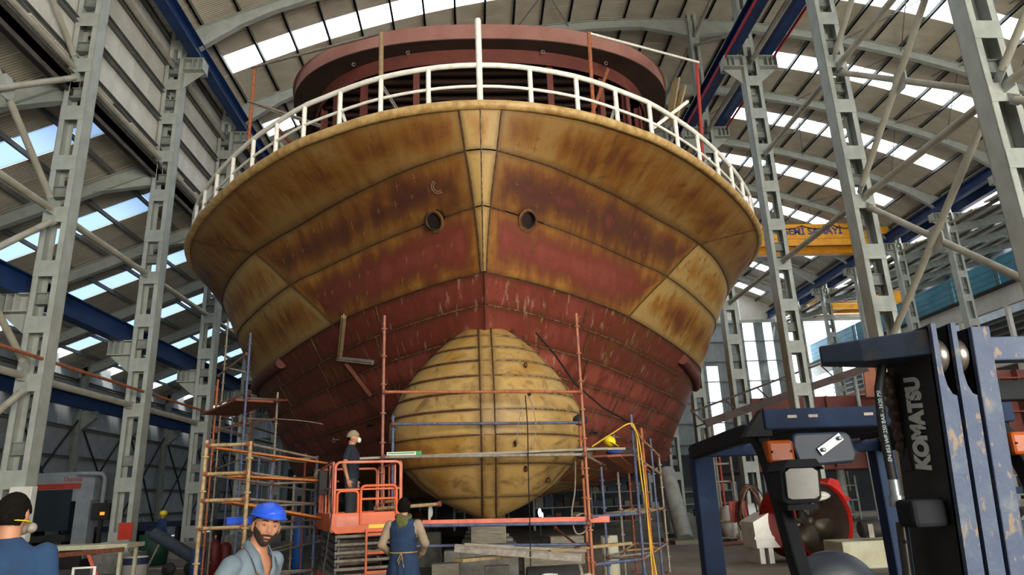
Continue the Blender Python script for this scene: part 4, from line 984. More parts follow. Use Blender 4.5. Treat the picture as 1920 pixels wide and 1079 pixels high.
# raking shores under the bilge
for a, b, lab in (((1250, 885, 27.5), (1285, 1018, 25.5), 'nearer'), ((1240, 890, 28.5), (1262, 1005, 27.2), 'farther')):
    p, q = aY(*a), aY(*b); q.z = 0.12
    t = thing('raking_shore', lab+' round grey raking prop holding up the hull bilge on the right', 'prop', q, 0, 'raking props under the right bilge')
    obj('tube', MB().tube([(0, 0, 0), p-q], .3, 20), STEELD, t); obj('foot_block', MB().cbox((0, 0, -.06), (.9, .8, .12)), WOODG, t)
tag(obj('concrete_post', MB().lathe([(0.001, 0), (.17, 0), (.17, .95), (.001, .95)], (0, 0, 0), 'Z', 18), M('pale post', '#b5b29c', '#a19e88', 3, .8)), 'short pale round post standing under the right scaffold', 'post').location = (aY(1142, 1010, 14.5).x, 14.5, 0)
# keel blocks
def block(x, y, z, w, d, h, m_, lab, g='keel blocks under the ship'):
    return tag(obj('keel_block', MB().cbox((0, 0, h/2), (w, d, h)), m_, bevel=.015), lab, 'block', g) if False else _blk(x, y, z, w, d, h, m_, lab, g)
def _blk(x, y, z, w, d, h, m_, lab, g):
    o = tag(obj('keel_block', MB().cbox((0, 0, h/2), (w, d, h)), m_, bevel=.015), lab, 'block', g); o.location = (x, y, z); return o
k = 0
for y in (17.2, 19.5, 22, 25, 28.5, 32):
    o_ = ['nearest', 'second', 'third', 'fourth', 'fifth', 'sixth'][k]; k += 1
    _blk(SX, y, 0, 1.3, 1.0, .75, CONC, o_+' concrete keel block under the stem, lower course', 'keel blocks under the ship')
    _blk(SX, y, .755, .8, .7, .45, WOODG, o_+' wooden keel block lying on its concrete block', 'keel blocks under the ship')
    _blk(SX, y, 1.21, .7, .6, .26, RUST if y < 18 else WOOD, o_+' thin capping block touching the keel', 'keel blocks under the ship')
for i, (px, y, s, h) in enumerate(((835, 15.5, .55, .5), (862, 17, .7, .65), (1010, 18, .8, .6), (700, 19, 1, .7), (1060, 20, .9, .7), (800, 21, .8, .9), (640, 22, .9, .8), (930, 15, .5, .45))):
    p = aZ(px, 1000, 1.0); x = aY(px, 1000, y).x
    _blk(x, y, 0, s, s*.8, h, CONC if i % 2 else WOODG, ['low grey', 'pale concrete', 'brownish', 'wide concrete', 'squat wooden', 'tall concrete', 'square wooden', 'small concrete'][i]+' support block standing on the floor under the hull', 'loose support blocks under the hull')
# things on the floor by the bow
rp = thing('pipe_roll', 'large dark cylinder lying on the floor under the bulb', 'cylinder', (aY(1035, 1060, 12.2).x-.0, 12.2, .0))
zc = .33
obj('barrel', MB().lathe([(.001, -.42), (.31, -.42), (.32, -.4), (.32, .4), (.31, .42), (.001, .42)], (0, 0, zc), 'X', 24), DARK, rp); obj('rim', MB().lathe([(.2, .42), (.32, .42), (.32, .47), (.2, .47), (.2, .42)], (0, 0, zc), 'X', 24), TUBEG, rp)
def can(x, y, z, lab, h=.26, r=.12):
    t = thing('paint_can', lab, 'paint can', (x, y, z)); obj('body', MB().lathe([(.001, 0), (r, 0), (r, h), (r+.006, h), (r+.006, h+.012), (r-.01, h+.012), (r-.01, h), (.001, h)], (0, 0, 0), 'Z', 20), WHITE, t)
    obj('top_band', MB().lathe([(r+.002, h*.72), (r+.002, h*.98)], (0, 0, 0), 'Z', 20), M('navy print', '#28304e'), t); obj('red_band', MB().lathe([(r+.002, .02), (r+.002, h*.28)], (0, 0, 0), 'Z', 20), REDST, t); return t
q = aY(1033, 1067, 11.8)
wbk = tag(obj('timber_block', MB().cbox((0, 0, .14), (1.1, .35, .28)), M('brown timber', '#7d5a42', '#65452f', 3, .8, 0, .3, .4, .6, None, .3, (1, 6, 6)), bevel=.01), 'long brown timber block on the floor under the paint can', 'block'); wbk.location = (q.x+.25, 11.8, 0); wbk.rotation_euler = (0, 0, -.12)
can(q.x-.02, 11.82, .285, 'white, navy and red paint can on the brown timber block under the bulb')
for i, (px, py, y, rot, c) in enumerate(((1098, 1040, 12.4, .4, 'upright grey'), (1112, 1062, 12.2, -.5, 'leaning pale'))):
    o = tag(obj('timber_block', MB().add([(-.2, -.1, 0), (.2, -.1, 0), (.2, .1, 0), (-.2, .1, 0), (-.12, -.1, .5), (.15, -.1, .42), (.15, .1, .42), (-.12, .1, .5)], [(0,3,2,1),(4,5,6,7),(0,1,5,4),(1,2,6,5),(2,3,7,6),(3,0,4,7)]), WOODG if i == 0 else M('pale board', '#c5bfa8', '#aea78e', 3, .8)), c+' timber wedge at the foot of the right bow scaffold post', 'wedge', 'timber wedges at the scaffold foot')
    o.location = (aY(px, py, y).x, y, 0.0); o.rotation_euler = (0, 0, rot)
can(aY(253, 1068, 20).x, 20, 0.0, 'paint can beside the concrete foot of the second left column', .62, .3)
# ============================================================ SCISSOR LIFT
lf = thing('scissor_lift', 'orange scissor lift platform carrying the masked man left of the bulb', 'lift', (-2.27, 11.5, 0), .3)
WL, LL = 1.07, 2.3
OR2 = M('faded orange paint', '#cf5f30', '#b94e24', 2.5, .5, 0, .05, .45, .7, '#b2705a')
OPK = M('sun-faded lift rail paint', '#d0806a', '#b8553a', 2, .5, 0, .05)
obj('chassis', MB().box((.0, .0, .22), (WL, LL, .62)).box((.08, -.12, .3), (WL-.08, 0, .6)), OR2, lf, bevel=.03)
obj('chassis_top', MB().box((.03, .03, .62), (WL-.03, LL-.03, .70)), TUBEG, lf)
for x in (0, WL):
    for y in (.35, LL-.35): obj('wheel', MB().lathe([(.001, -.07), (.2, -.07), (.22, -.04), (.22, .04), (.2, .07), (.001, .07)], (x, y, .22), 'X', 20), BLACK, lf)
SCIS = M('dark scissor arms', '#4a4f54', '#3a3e42', 4, .5)
n = 5; z0, z1 = .70, 1.30; dz = (z1-z0)/n
for i in range(n):
    za, zb = z0+i*dz+.02, z0+(i+1)*dz-.0
    for x in (.1, WL-.1):
        s = 1 if i % 2 else -1
        obj('scissor_arm', MB().beam((x-.02, .1, za+.01), (x-.02, LL-.1, zb-.01), .03, .075), SCIS, lf)
        obj('scissor_arm', MB().beam((x+.02, .1, zb-.01), (x+.02, LL-.1, za+.01), .03, .075), SCIS, lf)
    for y in (.1, LL-.1, LL/2): obj('cross_pin', MB().tube([(.06, y, (za+zb)/2), (WL-.06, y, (za+zb)/2)], .026, 10), TUBEG, lf)
obj('platform_floor', MB().box((-.02, -.02, 1.32), (WL+.02, LL, 1.38)), OR2, lf)
obj('platform_skirt', MB().prism([(-.02, 1.60), (WL+.02, 1.60), (WL+.02, 1.36), (WL-.05, 1.30), (.05, 1.30), (-.02, 1.36)], -.06, -.03, 'Y').box((-.05, -.06, 1.34), (-.02, LL, 1.60)).box((WL+.02, -.06, 1.34), (WL+.05, LL, 1.60)).box((-.05, LL, 1.34), (WL+.05, LL+.03, 1.6)), OR2, lf, bevel=.006)
obj('warning_label', MB().box((.55, -.066, 1.36), (.95, -.061, 1.46)), M('yellow sticker', '#e8c93a', '#d8b72c', 4, .5), lf, 'yellow warning sticker')
obj('name_panel', MB().box((.06, -.065, 1.4), (.4, -.061, 1.55)), OPK, lf)
def rr(P, r=.022): return MB().tube(P, r, 8)
def rail_loop(name, x0, x1, y0, y1, za, zb, c=.08, r=.022, m_=OPK):
    d = Vector((x1-x0, y1-y0, 0)); L = d.length; d.normalize(); o = Vector((x0, y0, 0)); P = [o+Vector((0, 0, za))]
    for i in range(5): a = PI/2*i/4; P.append(o+d*(c-c*math.cos(a))+Vector((0, 0, zb-c+c*math.sin(a))))
    for i in range(5): a = PI/2*i/4; P.append(o+d*(L-c+c*math.sin(a))+Vector((0, 0, zb-c+c*math.cos(a))))
    P.append(o+d*L+Vector((0, 0, za))); obj(name, rr(P, r), m_, lf)
rail_loop('front_guard_rail', .02, WL-.02, -.03, -.03, 1.6, 2.37)
rail_loop('side_guard_rail', .0, .0, .02, LL-.05, 1.6, 2.37); rail_loop('side_guard_rail', WL, WL, .02, LL-.05, 1.6, 2.37)
rail_loop('rear_guard_rail', .02, WL-.02, LL-.03, LL-.03, 1.6, 2.37)
for x in (0, WL): obj('mid_rail', rr([(x, .02, 1.98), (x, LL-.05, 1.98)], .016), OPK, lf)
for x in (0, WL):
    for y in (.55, 1.1, 1.65): obj('rail_post', rr([(x, y, 1.6), (x, y, 2.36)], .018), OPK, lf)
obj('mid_rail', rr([(.02, -.03, 1.95), (WL-.02, -.03, 1.95)], .016), OPK, lf)
rail_loop('corner_rail', .06, .38, -.05, -.05, 1.6, 1.93, .06, .02, OR2)
rail_loop('gate', .42, .98, -.07, -.07, 1.42, 2.0, .07, .022, OR2); obj('gate_panel', MB().box((.43, -.085, 1.42), (.97, -.065, 1.56)), OR2, lf); obj('gate_bar', rr([(.43, -.07, 1.8), (.97, -.07, 1.8)], .018), OR2, lf)
lad = obj('ladder', MB().box((.5, -.1, .3), (.53, -.06, 1.34)).box((.93, -.1, .3), (.96, -.06, 1.34)), OR2, lf)
for z in (.45, .72, 1.0, 1.27): obj('rung', MB().box((.53, -.11, z-.02), (.93, -.05, z+.02)), OR2, lad)
obj('control_box', MB().cbox((-.06, 1.2, 2.1), (.14, .35, .4)), DARK, lf, bevel=.01)
obj('hanging_strap', MB().tube([(-.03, .1, 2.3), (-.06, .05, 2.0), (-.02, -.05, 1.6), (-.1, -.2, 1.0), (-.2, -.3, .3), (-.3, -.3, 0.02)], .014, 6), DARK, lf)
jk = tag(obj('hanging_cloth', MB().ell((0, 0, 0), (.08, .14, .12), 12, 8).ell((0, .05, -.13), (.05, .09, .14), 12, 8), M('khaki cloth', '#8d8068', '#6f6350', 8, .9, 0, .6)), 'khaki cloth draped over the lift corner rail', 'cloth'); jk.location = aY(597, 893, 13.2)
bk_ = tag(obj('hanging_jacket', MB().ell((0, 0, 0), (.05, .16, .34), 12, 10).ell((0, .02, .28), (.07, .15, .08), 12, 8), M('black cloth', '#1d1d20', '#151517', 8, .9, 0, .4)), 'black jacket hanging on the left rail of the lift', 'jacket'); bk_.location = aY(620, 905, 12.5); bk_.rotation_euler = (0, 0, .3)

# ============================================================ PEOPLE
def remesh(mb, vox, sm=6, disp=None):
    o = bpy.data.objects.new('tmp', mb.mesh('tmp')); COL.objects.link(o)
    r = o.modifiers.new('r', 'REMESH'); r.mode = 'VOXEL'; r.voxel_size = vox; r.use_smooth_shade = True
    s = o.modifiers.new('s', 'SMOOTH'); s.iterations = sm; s.factor = .5
    dg = bpy.context.evaluated_depsgraph_get(); me = bpy.data.meshes.new_from_object(o.evaluated_get(dg), depsgraph=dg)
    bpy.data.objects.remove(o)
    if disp:
        for v in me.vertices: v.co += v.normal*disp(v.co)
    me.polygons.foreach_set('use_smooth', [True]*len(me.polygons)); me.update(); me.materials.clear(); return me
def secs(mb, S, n=20):   # S: list of (center, rx, ry)
    vs = []; 
    for c, rx, ry in S:
        for k in range(n): a = 2*PI*k/n; vs.append((c[0]+rx*math.cos(a), c[1]+ry*math.sin(a), c[2]))
    m = len(S); fs = [(i*n+k, i*n+(k+1) % n, (i+1)*n+(k+1) % n, (i+1)*n+k) for i in range(m-1) for k in range(n)]
    fs += [tuple(reversed(range(n))), tuple(range((m-1)*n, m*n))]; return mb.add(vs, fs, True)
g_ = lambda x, s: math.exp(-(x/s)**2)
def head_pt(th, ph, infl=0.0, hair=False):
    """th 0 top..pi bottom; ph 0 = front (-Y). returns local point, head centre at origin"""
    d = Vector((math.sin(th)*math.sin(ph), -math.sin(th)*math.cos(ph), math.cos(th)))
    x, y, z = d.x*.077, d.y*.097, d.z*.118
    jaw = 1-.22*cl((-z-.02)/.09, 0, 1); x *= jaw
    if z < -.03 and y > 0: y *= 1-.25*cl((-z-.03)/.08, 0, 1)
    if y > 0 and z > 0: y *= 1.06
    fr_ = cl(-d.y, 0, 1)**.5
    if not hair and d.y < 0:
        f = 0
        f += .026*g_(x, .012)*g_(z+.022, .02)*(1 if z > -.05 else .6)+.013*g_(x, .009)*g_(z-.008, .022)
        f += .007*g_(abs(x)-.026, .022)*g_(z-.034, .010)
        f -= .011*g_(abs(x)-.031, .014)*g_(z-.012, .014)
        f += .006*g_(x, .022)*g_(z+.058, .010)-.004*g_(x, .024)*g_(z+.058, .003)-.006*g_(x, .03)*g_(z+.076, .008)
        f += .010*g_(x, .022)*g_(z+.098, .014)
        f += .005*g_(abs(x)-.045, .018)*g_(z+.02, .02)
        y -= f*fr_
    p = Vector((x, y, z)); n = Vector((d.x/.077, d.y/.097, d.z/.118)).normalized()
    return p+n*infl
def head_grid(mb, M4, N=56, Mm=48):
    vs = [M4 @ head_pt(PI*i/Mm, 2*PI*k/N) for i in range(Mm+1) for k in range(N)]
    fs = [(i*N+k, (i+1)*N+k, (i+1)*N+(k+1) % N, i*N+(k+1) % N) for i in range(Mm) for k in range(N)]; mb.add(vs, fs, True)
    for s in (-1, 1):
        e = Matrix.Rotation(.25*s, 4, 'Z'); mb.ell(M4 @ Vector((s*.079, .012, -.005)), (.011, .022, .034), 12, 8, M4.to_3x3().to_4x4() @ e)
def head_shell(cond, infl, M4, m_, name, par, N=72, Mm=60, nzs=.0015, hair=True):
    vs = {}; V = []; Fc = []
    def vid(i, k):
        k %= N
        if (i, k) not in vs:
            p = head_pt(PI*i/Mm, 2*PI*k/N, infl+nzs*noise.noise(Vector((i, k, 3))*.9), hair); vs[(i, k)] = len(V); V.append(M4 @ p)
        return vs[(i, k)]
    for i in range(Mm):
        for k in range(N):
            p = head_pt(PI*(i+.5)/Mm, 2*PI*(k+.5)/N, 0, hair)
            if cond(p): Fc.append((vid(i, k), vid(i+1, k), vid(i+1, k+1), vid(i, k+1)))
    mb = MB().add(V, Fc, True); o = obj(name, mb, m_, par); s = o.modifiers.new('s', 'SOLIDIFY'); s.thickness = .006; s.offset = -1; return o
def hand(mb, w, d, side, curl=.5, sc=1.0):
    """w wrist, d direction of the hand, side = thumb direction"""
    w = Vector(w); d = Vector(d).normalized(); side = Vector(side); side = (side-d*side.dot(d)).normalized(); nrm = side.cross(d)
    m = Matrix((side, nrm, d)).transposed().to_4x4()
    mb.ell(w+d*.048*sc, (.040*sc, .016*sc, .055*sc), 12, 8, m)
    for i, (off, L) in enumerate(((.028, .075), (.010, .083), (-.009, .078), (-.027, .062))):
        b = w+d*.085*sc+side*off*sc; p = [b-d*.02]; q = b; ang = 0
        for seg in (.42, .32, .26):
            ang += curl*.8; q = q+(d*math.cos(ang)+nrm*math.sin(ang))*L*seg*sc*1.0; p.append(q)
        mb.tube(p, [.0095*sc, .0095*sc, .0085*sc, .0075*sc], 8)
    b = w+d*.025*sc+side*.03*sc; mb.tube([b, b+(side*.7+d*.7)*.035*sc, b+(side*.45+d*.9+nrm*.3)*.068*sc], [.012*sc, .011*sc, .009*sc], 8)
def limb(mb, pts, rs): 
    mb.tube(pts, rs, 14)
    for p, r in zip(pts[1:-1], rs[1:-1]): mb.ell(p, (r, r, r), 12, 8)
def person(label, loc, rz, sc=1.0, armL=None, armR=None, vox=.011, lean=0, turn=0, tilt=0, nod=0, shirt=None, trousers=None, group=None, sleeves='long', legs=None, curl=.5, extra=None, cut=None):
    t = thing('person', label, 'person', loc, rz, group); t.scale = (sc, sc, sc); t.rotation_euler = (lean, 0, rz)
    hz = 1.635
    HM = Matrix.Translation((0, -.015, hz)) @ Matrix.Rotation(turn, 4, 'Z') @ Matrix.Rotation(nod, 4, 'X') @ Matrix.Rotation(tilt, 4, 'Y')
    armL = armL or [(.185, 0, 1.42), (.24, .03, 1.14), (.25, -.04, .88)]; armR = armR or [(-.185, 0, 1.42), (-.24, .03, 1.14), (-.25, -.04, .88)]
    legs = legs or ([(.09, 0, .92), (.10, -.01, .5), (.11, .02, .09)], [(-.09, 0, .92), (-.10, -.01, .5), (-.11, .02, .09)])
    b = MB(); TS = [((0, 0, .86), .10, .09), ((0, 0, .94), .15, .105), ((0, 0, 1.08), .135, .095), ((0, -.005, 1.22), .155, .11), ((0, 0, 1.34), .17, .115), ((0, .005, 1.42), .155, .095), ((0, .01, 1.47), .09, .07), ((0, .008, 1.51), .058, .06), ((0, -.005, 1.6), .055, .06)]
    secs(b, TS)
    for A_ in (armL, armR):
        limb(b, [Vector(A_[0])*.98+Vector((0, 0, .01)), A_[0], A_[1], A_[2]], [.046, .052, .042, .029]); d = Vector(A_[2])-Vector(A_[1]); hand(b, A_[2], A_[3] if len(A_) > 3 else d, A_[4] if len(A_) > 4 else (0, -1, 0), curl)
    for Lg in legs: limb(b, [Lg[0], Lg[1], Lg[2]], [.085, .058, .04]); b.ell(Vector(Lg[2])+Vector((0, -.07, -.045)), (.045, .13, .04), 12, 8)
    head_grid(b, HM)
    link('body', remesh(b, vox, 3), SKIN, t)
    fold = lambda a: (lambda co: a*noise.noise(Vector((co.x*9, co.y*9, co.z*5)))+a*.5*noise.noise(co*22))
    if trousers:
        p = MB(); secs(p, [((0, 0, .84), .13, .11), ((0, 0, .94), .165, .125), ((0, 0, 1.04), .155, .115)])
        for Lg in legs: limb(p, [Lg[0], Lg[1], Vector(Lg[2])+Vector((0, 0, .02))], [.103, .082, .066])
        link('trousers', remesh(p, .013, 4, fold(.006)), trousers, t)
        for Lg in legs: obj('shoe', MB().ell(Vector(Lg[2])+Vector((0, -.06, -.045)), (.055, .145, .05), 14, 8), BLACK, t)
    if shirt:
        p = MB(); secs(p, [((0, 0, .93), .175, .135), ((0, 0, 1.08), .165, .128), ((0, -.005, 1.22), .18, .132), ((0, 0, 1.34), .195, .132), ((0, .005, 1.41), .185, .11), ((0, .01, 1.455), .13, .088), ((0, .01, 1.49), .085, .075), ((0, .01, 1.515), .07, .07)])
        for A_ in (armL, armR):
            a0, a1, a2 = map(Vector, A_[:3])
            if sleeves == 'long': limb(p, [a0*.85+Vector((0, 0, .19)), a0, a1, a1.lerp(a2, .93)], [.05, .064, .058, .047])
            elif sleeves == 'short': limb(p, [a0*.85+Vector((0, 0, .19)), a0, a0.lerp(a1, .62)], [.05, .064, .062])
            else: limb(p, [a0*.85+Vector((0, 0, .19)), a0, a0.lerp(a1, .2)], [.05, .064, .06])
        me = remesh(p, .012 if cut else .013, 4, fold(.007))
        if cut:
            bm = bmesh.new(); bm.from_mesh(me); bmesh.ops.delete(bm, geom=[v for v in bm.verts if cut(v.co)], context='VERTS'); bm.to_mesh(me); bm.free()
        o = link('shirt', me, shirt, t)
        if cut: s = o.modifiers.new('s', 'SOLIDIFY'); s.thickness = .006
    return t, HM
def eyes(t, HM, iris='#2a1a10'):
    for s in (-1, 1):
        c = HM @ Vector((s*.030, -.074, .012)); e = obj('eye', MB().ell(c, (.0105, .0105, .0085), 14, 10), M('eye white', '#b8aca2', '#aba095', 3, .3, 0, 0), t)
        obj('iris', MB().ell(HM @ Vector((s*.030, -.0815, .0115)), (.0055, .005, .0055), 12, 8), M('iris', iris, None, 3, .3, 0, 0), e)
        obj('eyelid', MB().tube([HM @ Vector((s*(.030+dx), -.0842+abs(dx)*.6, .0172-dx*dx*26)) for dx in (-.014, -.007, 0, .007, .014)], .0042, 6).tube([HM @ Vector((s*(.030+dx), -.0815+abs(dx)*.6, .0045+dx*dx*16)) for dx in (-.013, -.007, 0, .007, .013)], .0035, 6), M('eyelid skin', '#8a5a42', None, 3, .6, 0, 0), t)
        obj('eyebrow', MB().tube([HM @ Vector((s*(.012+.038*q), -.098+.016*q*q+.006*q, .034+.006*math.sin(q*PI*.8))) for q in (0, .25, .5, .75, 1)], [.002, .0036, .0038, .003, .0015], 6), HAIR, t)
# 1 ---- man in the blue helmet, walking past, shirt open
p0 = aY(500, 985, 4.7)
SHIRTG = M('grey blue shirt', '#65727c', '#59666f', 5, .8, 0, .25)
def vneck(co): return co.y < -.02 and co.z > 1.08 and abs(co.x-.012) < .012+.085*cl((co.z-1.10)/.36, 0, 1)
t1, H1 = person('man in a blue safety helmet and open grey-blue shirt in the left foreground', (p0.x-.455, 4.9, -.0), 1.15, 1.0, vox=.0075, turn=-.68, nod=-.2, tilt=-.02, lean=.3,
    shirt=SHIRTG, trousers=M('dark trousers', '#2d3440', '#262c37', 6, .85, 0, .2), sleeves='long', cut=vneck, armL=[(.19, .0, 1.41), (.27, .06, 1.15), (.22, -.1, .93)], armR=[(-.19, 0, 1.41), (-.30, .02, 1.15), (-.30, -.12, .95)])
zz1 = p0.z-1.57; t1.location.z = zz1
eyes(t1, H1)
p = MB(); secs(p, [((0, 0, .93), .16, .118), ((0, -.003, 1.22), .162, .121), ((0, -.003, 1.33), .16, .122), ((0, -.003, 1.36), .12, .118)]); link('undershirt', remesh(p, .012, 3), M('white cotton', '#d8d8d4', '#c8c8c6', 6, .85, 0, .2), t1)
col = []
for s in (-1, 1):
    cp_ = [(s*.015, -.128, 1.34), (s*.04, -.118, 1.42), (s*.058, -.075, 1.49), (s*.066, -.02, 1.525), (s*.05, .05, 1.54), (0, .085, 1.545)]
    up_ = [(s*.035, -.145, 1.37), (s*.095, -.122, 1.40), (s*.105, -.075, 1.455), (s*.10, -.01, 1.495), (s*.075, .07, 1.505), (0, .11, 1.51)]
    vs_ = [v for q in zip(cp_, up_) for v in q]; o = obj('collar', MB().add(vs_, [(k*2, k*2+1, k*2+3, k*2+2) for k in range(5)], True), SHIRTG, t1); q_ = o.modifiers.new('s', 'SOLIDIFY'); q_.thickness = .005
BEARD = M('short beard', '#2a1d16', '#3b2a20', 70, .9, 0, .6, .4, .6)
head_shell(lambda p: p.y < .012 and not (abs(p.x) < .021 and -.067 < p.z < -.052) and (p.z < -.062+max(0, abs(p.x)-.018)*1.1 or (abs(p.x) < .03 and -.06 < p.z < -.040) or (abs(p.x) > .066 and p.z < .02 and p.y > -.03)), .0010, H1, BEARD, 'beard', t1, N=200, Mm=160, nzs=.0006, hair=False)
head_shell(lambda p: p.z > .05 and p.y > -.06 or (p.y > .03 and p.z > -.055), .005, H1, HAIR, 'hair', t1)
obj('lips', MB().tube([H1 @ Vector((x, -.1000+abs(x)*.38, -.0585)) for x in (-.02, -.01, 0, .01, .02)], [.002, .0055, .006, .0055, .002], 8), M('lips', '#b06a62', None, 3, .5, 0, 0), t1)
HELM = M('blue helmet plastic', '#1f4fc4', '#1a46b4', 3, .28, 0, 0)
hm = []
N, Q = 40, 16
for i in range(Q+1):
    th = PI/2*i/Q
    for k in range(N):
        a = 2*PI*k/N; r = math.sin(th); ridge = .006*max(0, math.cos(a*1)**8)*math.sin(th*1.6)
        hm.append(H1 @ Vector((.106*r*math.sin(a), .008-.130*r*math.cos(a), .070+.080*math.cos(th)+.007*g_(math.sin(a)*r, .16))))
for k in range(N):
    a = 2*PI*k/N; c = math.cos(a); ext = .012+.030*max(0, c)**2
    hm.append(H1 @ Vector(((.106+.012)*math.sin(a), .008-(.130+ext)*c, .064-.012*max(0, c))))
hf = [(i*N+k, (i+1)*N+k, (i+1)*N+(k+1) % N, i*N+(k+1) % N) for i in range(Q+1) for k in range(N)]
o = obj('helmet', MB().add(hm, hf, True), HELM, t1, 'blue safety helmet'); s = o.modifiers.new('s', 'SOLIDIFY'); s.thickness = .003
# 2 ---- man at the left edge, back to camera
p0 = aY(22, 972, 4.3)
t2, H2 = person('dark haired man in a blue sweatshirt at the left picture edge seen from behind', (p0.x, 4.3, 0), PI+.45, 1.0, vox=.0085, turn=-.35, nod=.12,
    shirt=M('blue sweatshirt', '#1c3757', '#172e4b', 6, .9, 0, .25), trousers=M('dark trousers', '#2d3440'))
t2.location.z = p0.z-1.62
head_shell(lambda p: (p.z > .012 and p.y > -.072 and (abs(p.x) < .074 or p.z > .03 or p.y > .02)) or (p.y > .028 and p.z > -.06) or (p.z > .045), .009, H2, HAIR, 'hair', t2, nzs=.005)
obj('respirator', MB().ell(H2 @ Vector((0, -.125, -.05)), (.05, .045, .05), 16, 10), TUBEG, t2); obj('filter', MB().ell(H2 @ Vector((.055, -.125, -.06)), (.03, .03, .03), 14, 8), TUBEG, t2); obj('filter', MB().ell(H2 @ Vector((-.055, -.125, -.06)), (.03, .03, .03), 14, 8), TUBEG, t2)
obj('strap', MB().tube([H2 @ Vector((.086*math.sin(a), -.01-.105*math.cos(a), -.035)) for a in fr(-PI*.8, PI*.8, 20)], .004, 6), M('yellow strap', '#d9c024'), t2)
# 3 ---- man in navy apron, back to camera
p0 = aY(757, 952, 10)
BE = M('beige sleeves', '#94826e', '#84735f', 8, .9, 0, .3); NV = M('navy apron cloth', '#1c3250', '#162943', 6, .85, 0, .3)
t3, H3 = person('man in a navy work apron and beige sleeves seen from behind beside the lift', (p0.x, 10, 0), PI-.1, 1.0, vox=.011, turn=.12, nod=-.1,
    shirt=BE, trousers=M('dark trousers', '#2d3440'), armL=[(.19, .0, 1.41), (.29, .03, 1.16), (.2, -.2, 1.02)], armR=[(-.19, 0, 1.41), (-.30, .03, 1.16), (-.2, -.2, 1.02)])
t3.location.z = p0.z-1.63
head_shell(lambda p: (p.z > .0 and p.y > -.06) or (p.y > .02 and p.z > -.06) or p.z > .05, .006, H3, HAIR, 'hair', t3, nzs=.003)
p = MB(); secs(p, [((0, 0, .55), .245, .185), ((0, 0, .8), .225, .17), ((0, 0, 1.0), .185, .145), ((0, 0, 1.07), .172, .138), ((0, 0, 1.22), .185, .14), ((0, 0, 1.36), .2, .142), ((0, .005, 1.44), .17, .115), ((0, .008, 1.485), .1, .09)])
me = remesh(p, .012, 3, lambda co: .007*math.sin(co.x*60+2*noise.noise(co*5))*cl((1.05-co.z)*4, 0, 1)+.006*noise.noise(co*10)); link('apron', me, NV, t3)
obj('belt_rope', MB().tube([(.182*math.cos(a), .150*math.sin(a), 1.06) for a in fr(0, 2*PI, 40)][:-1], .009, 6, False, True), TUBEY, t3)
obj('rope_bow', MB().tube([(.0, .155, 1.06), (.04, .17, .97), (.03, .172, .92), (.0, .165, 1.0), (-.035, .17, .93), (-.02, .17, 1.0), (0, .155, 1.06)], .007, 6).tube([(0, .16, 1.05), (-.04, .17, .88)], .007, 6), TUBEY, t3)
OL = M('olive scarf', '#545530', '#474928', 7, .9, 0, .5)
p = MB(); p.tube([(.085*math.cos(a), .02+.075*math.sin(a), 1.505+.015*math.sin(a*2)) for a in fr(0, 2*PI, 20)][:-1], .034, 10, False, True); secs(p, [((.0, .11, 1.33), .02, .02), ((.0, .115, 1.42), .08, .03), ((0, .09, 1.5), .09, .035)]); link('scarf', remesh(p, .01, 3, lambda co: .006*noise.noise(co*25)), OL, t3)
# 4 ---- man on the lift
p0 = aY(664, 822, 12.3)
t4, H4 = person('masked man in a dark T-shirt and khaki cap standing on the orange lift', (p0.x-.03, 12.3, 1.38), PI/2, .985, vox=.010, turn=-.05, nod=0,
    shirt=M('navy t-shirt', '#1a1f2c', '#151924', 6, .85, 0, .2), trousers=M('charcoal jeans', '#34373c', '#2a2d31', 6, .85, 0, .25), sleeves='short', armR=[(-.185, .02, 1.41), (-.22, .09, 1.15), (-.21, .02, .9), (.05, -.35, -1), (0, -1, -.2)], armL=[(.185, .0, 1.41), (.22, .05, 1.15), (.22, -.04, .9)])
t4.scale = (.955,)*3; t4.location.z = p0.z-.955*1.63
KH = M('khaki cap', '#8c8266', '#7a7158', 8, .9, 0, .4)
head_shell(lambda p: (p.z > .03) or (p.y > .02 and p.z > .005), .012, H4, KH, 'cap', t4, nzs=.004); head_shell(lambda p: (p.y > .03 and -.05 < p.z < .01), .004, H4, HAIR, 'hair', t4)
obj('dust_mask', MB().ell(H4 @ Vector((0, -.105, -.045)), (.044, .04, .05), 16, 10), WHITE, t4, 'white dust mask'); obj('strap', MB().tube([H4 @ Vector((-.084*math.sin(a), -.01-.1*math.cos(a), -.03+.07*(a/PI))) for a in fr(0.6, PI, 12)], .003, 5), WHITE, t4)
eyes(t4, H4)
# 5 ---- far worker with a yellow helmet in the left aisle
p0 = aY(306, 962, 27)
t5, H5 = person('far worker in a yellow helmet and blue overalls bending by the dark left machines', (p0.x, 27, 0), PI-.6, 1.0, vox=.02, shirt=M('blue overalls', '#243a68', '#1d3056', 6, .9), trousers=M('blue overalls', '#243a68'))
obj('helmet', MB().ell(H5 @ Vector((0, 0, .05)), (.12, .14, .1), 16, 10), YH, t5, 'yellow safety helmet')

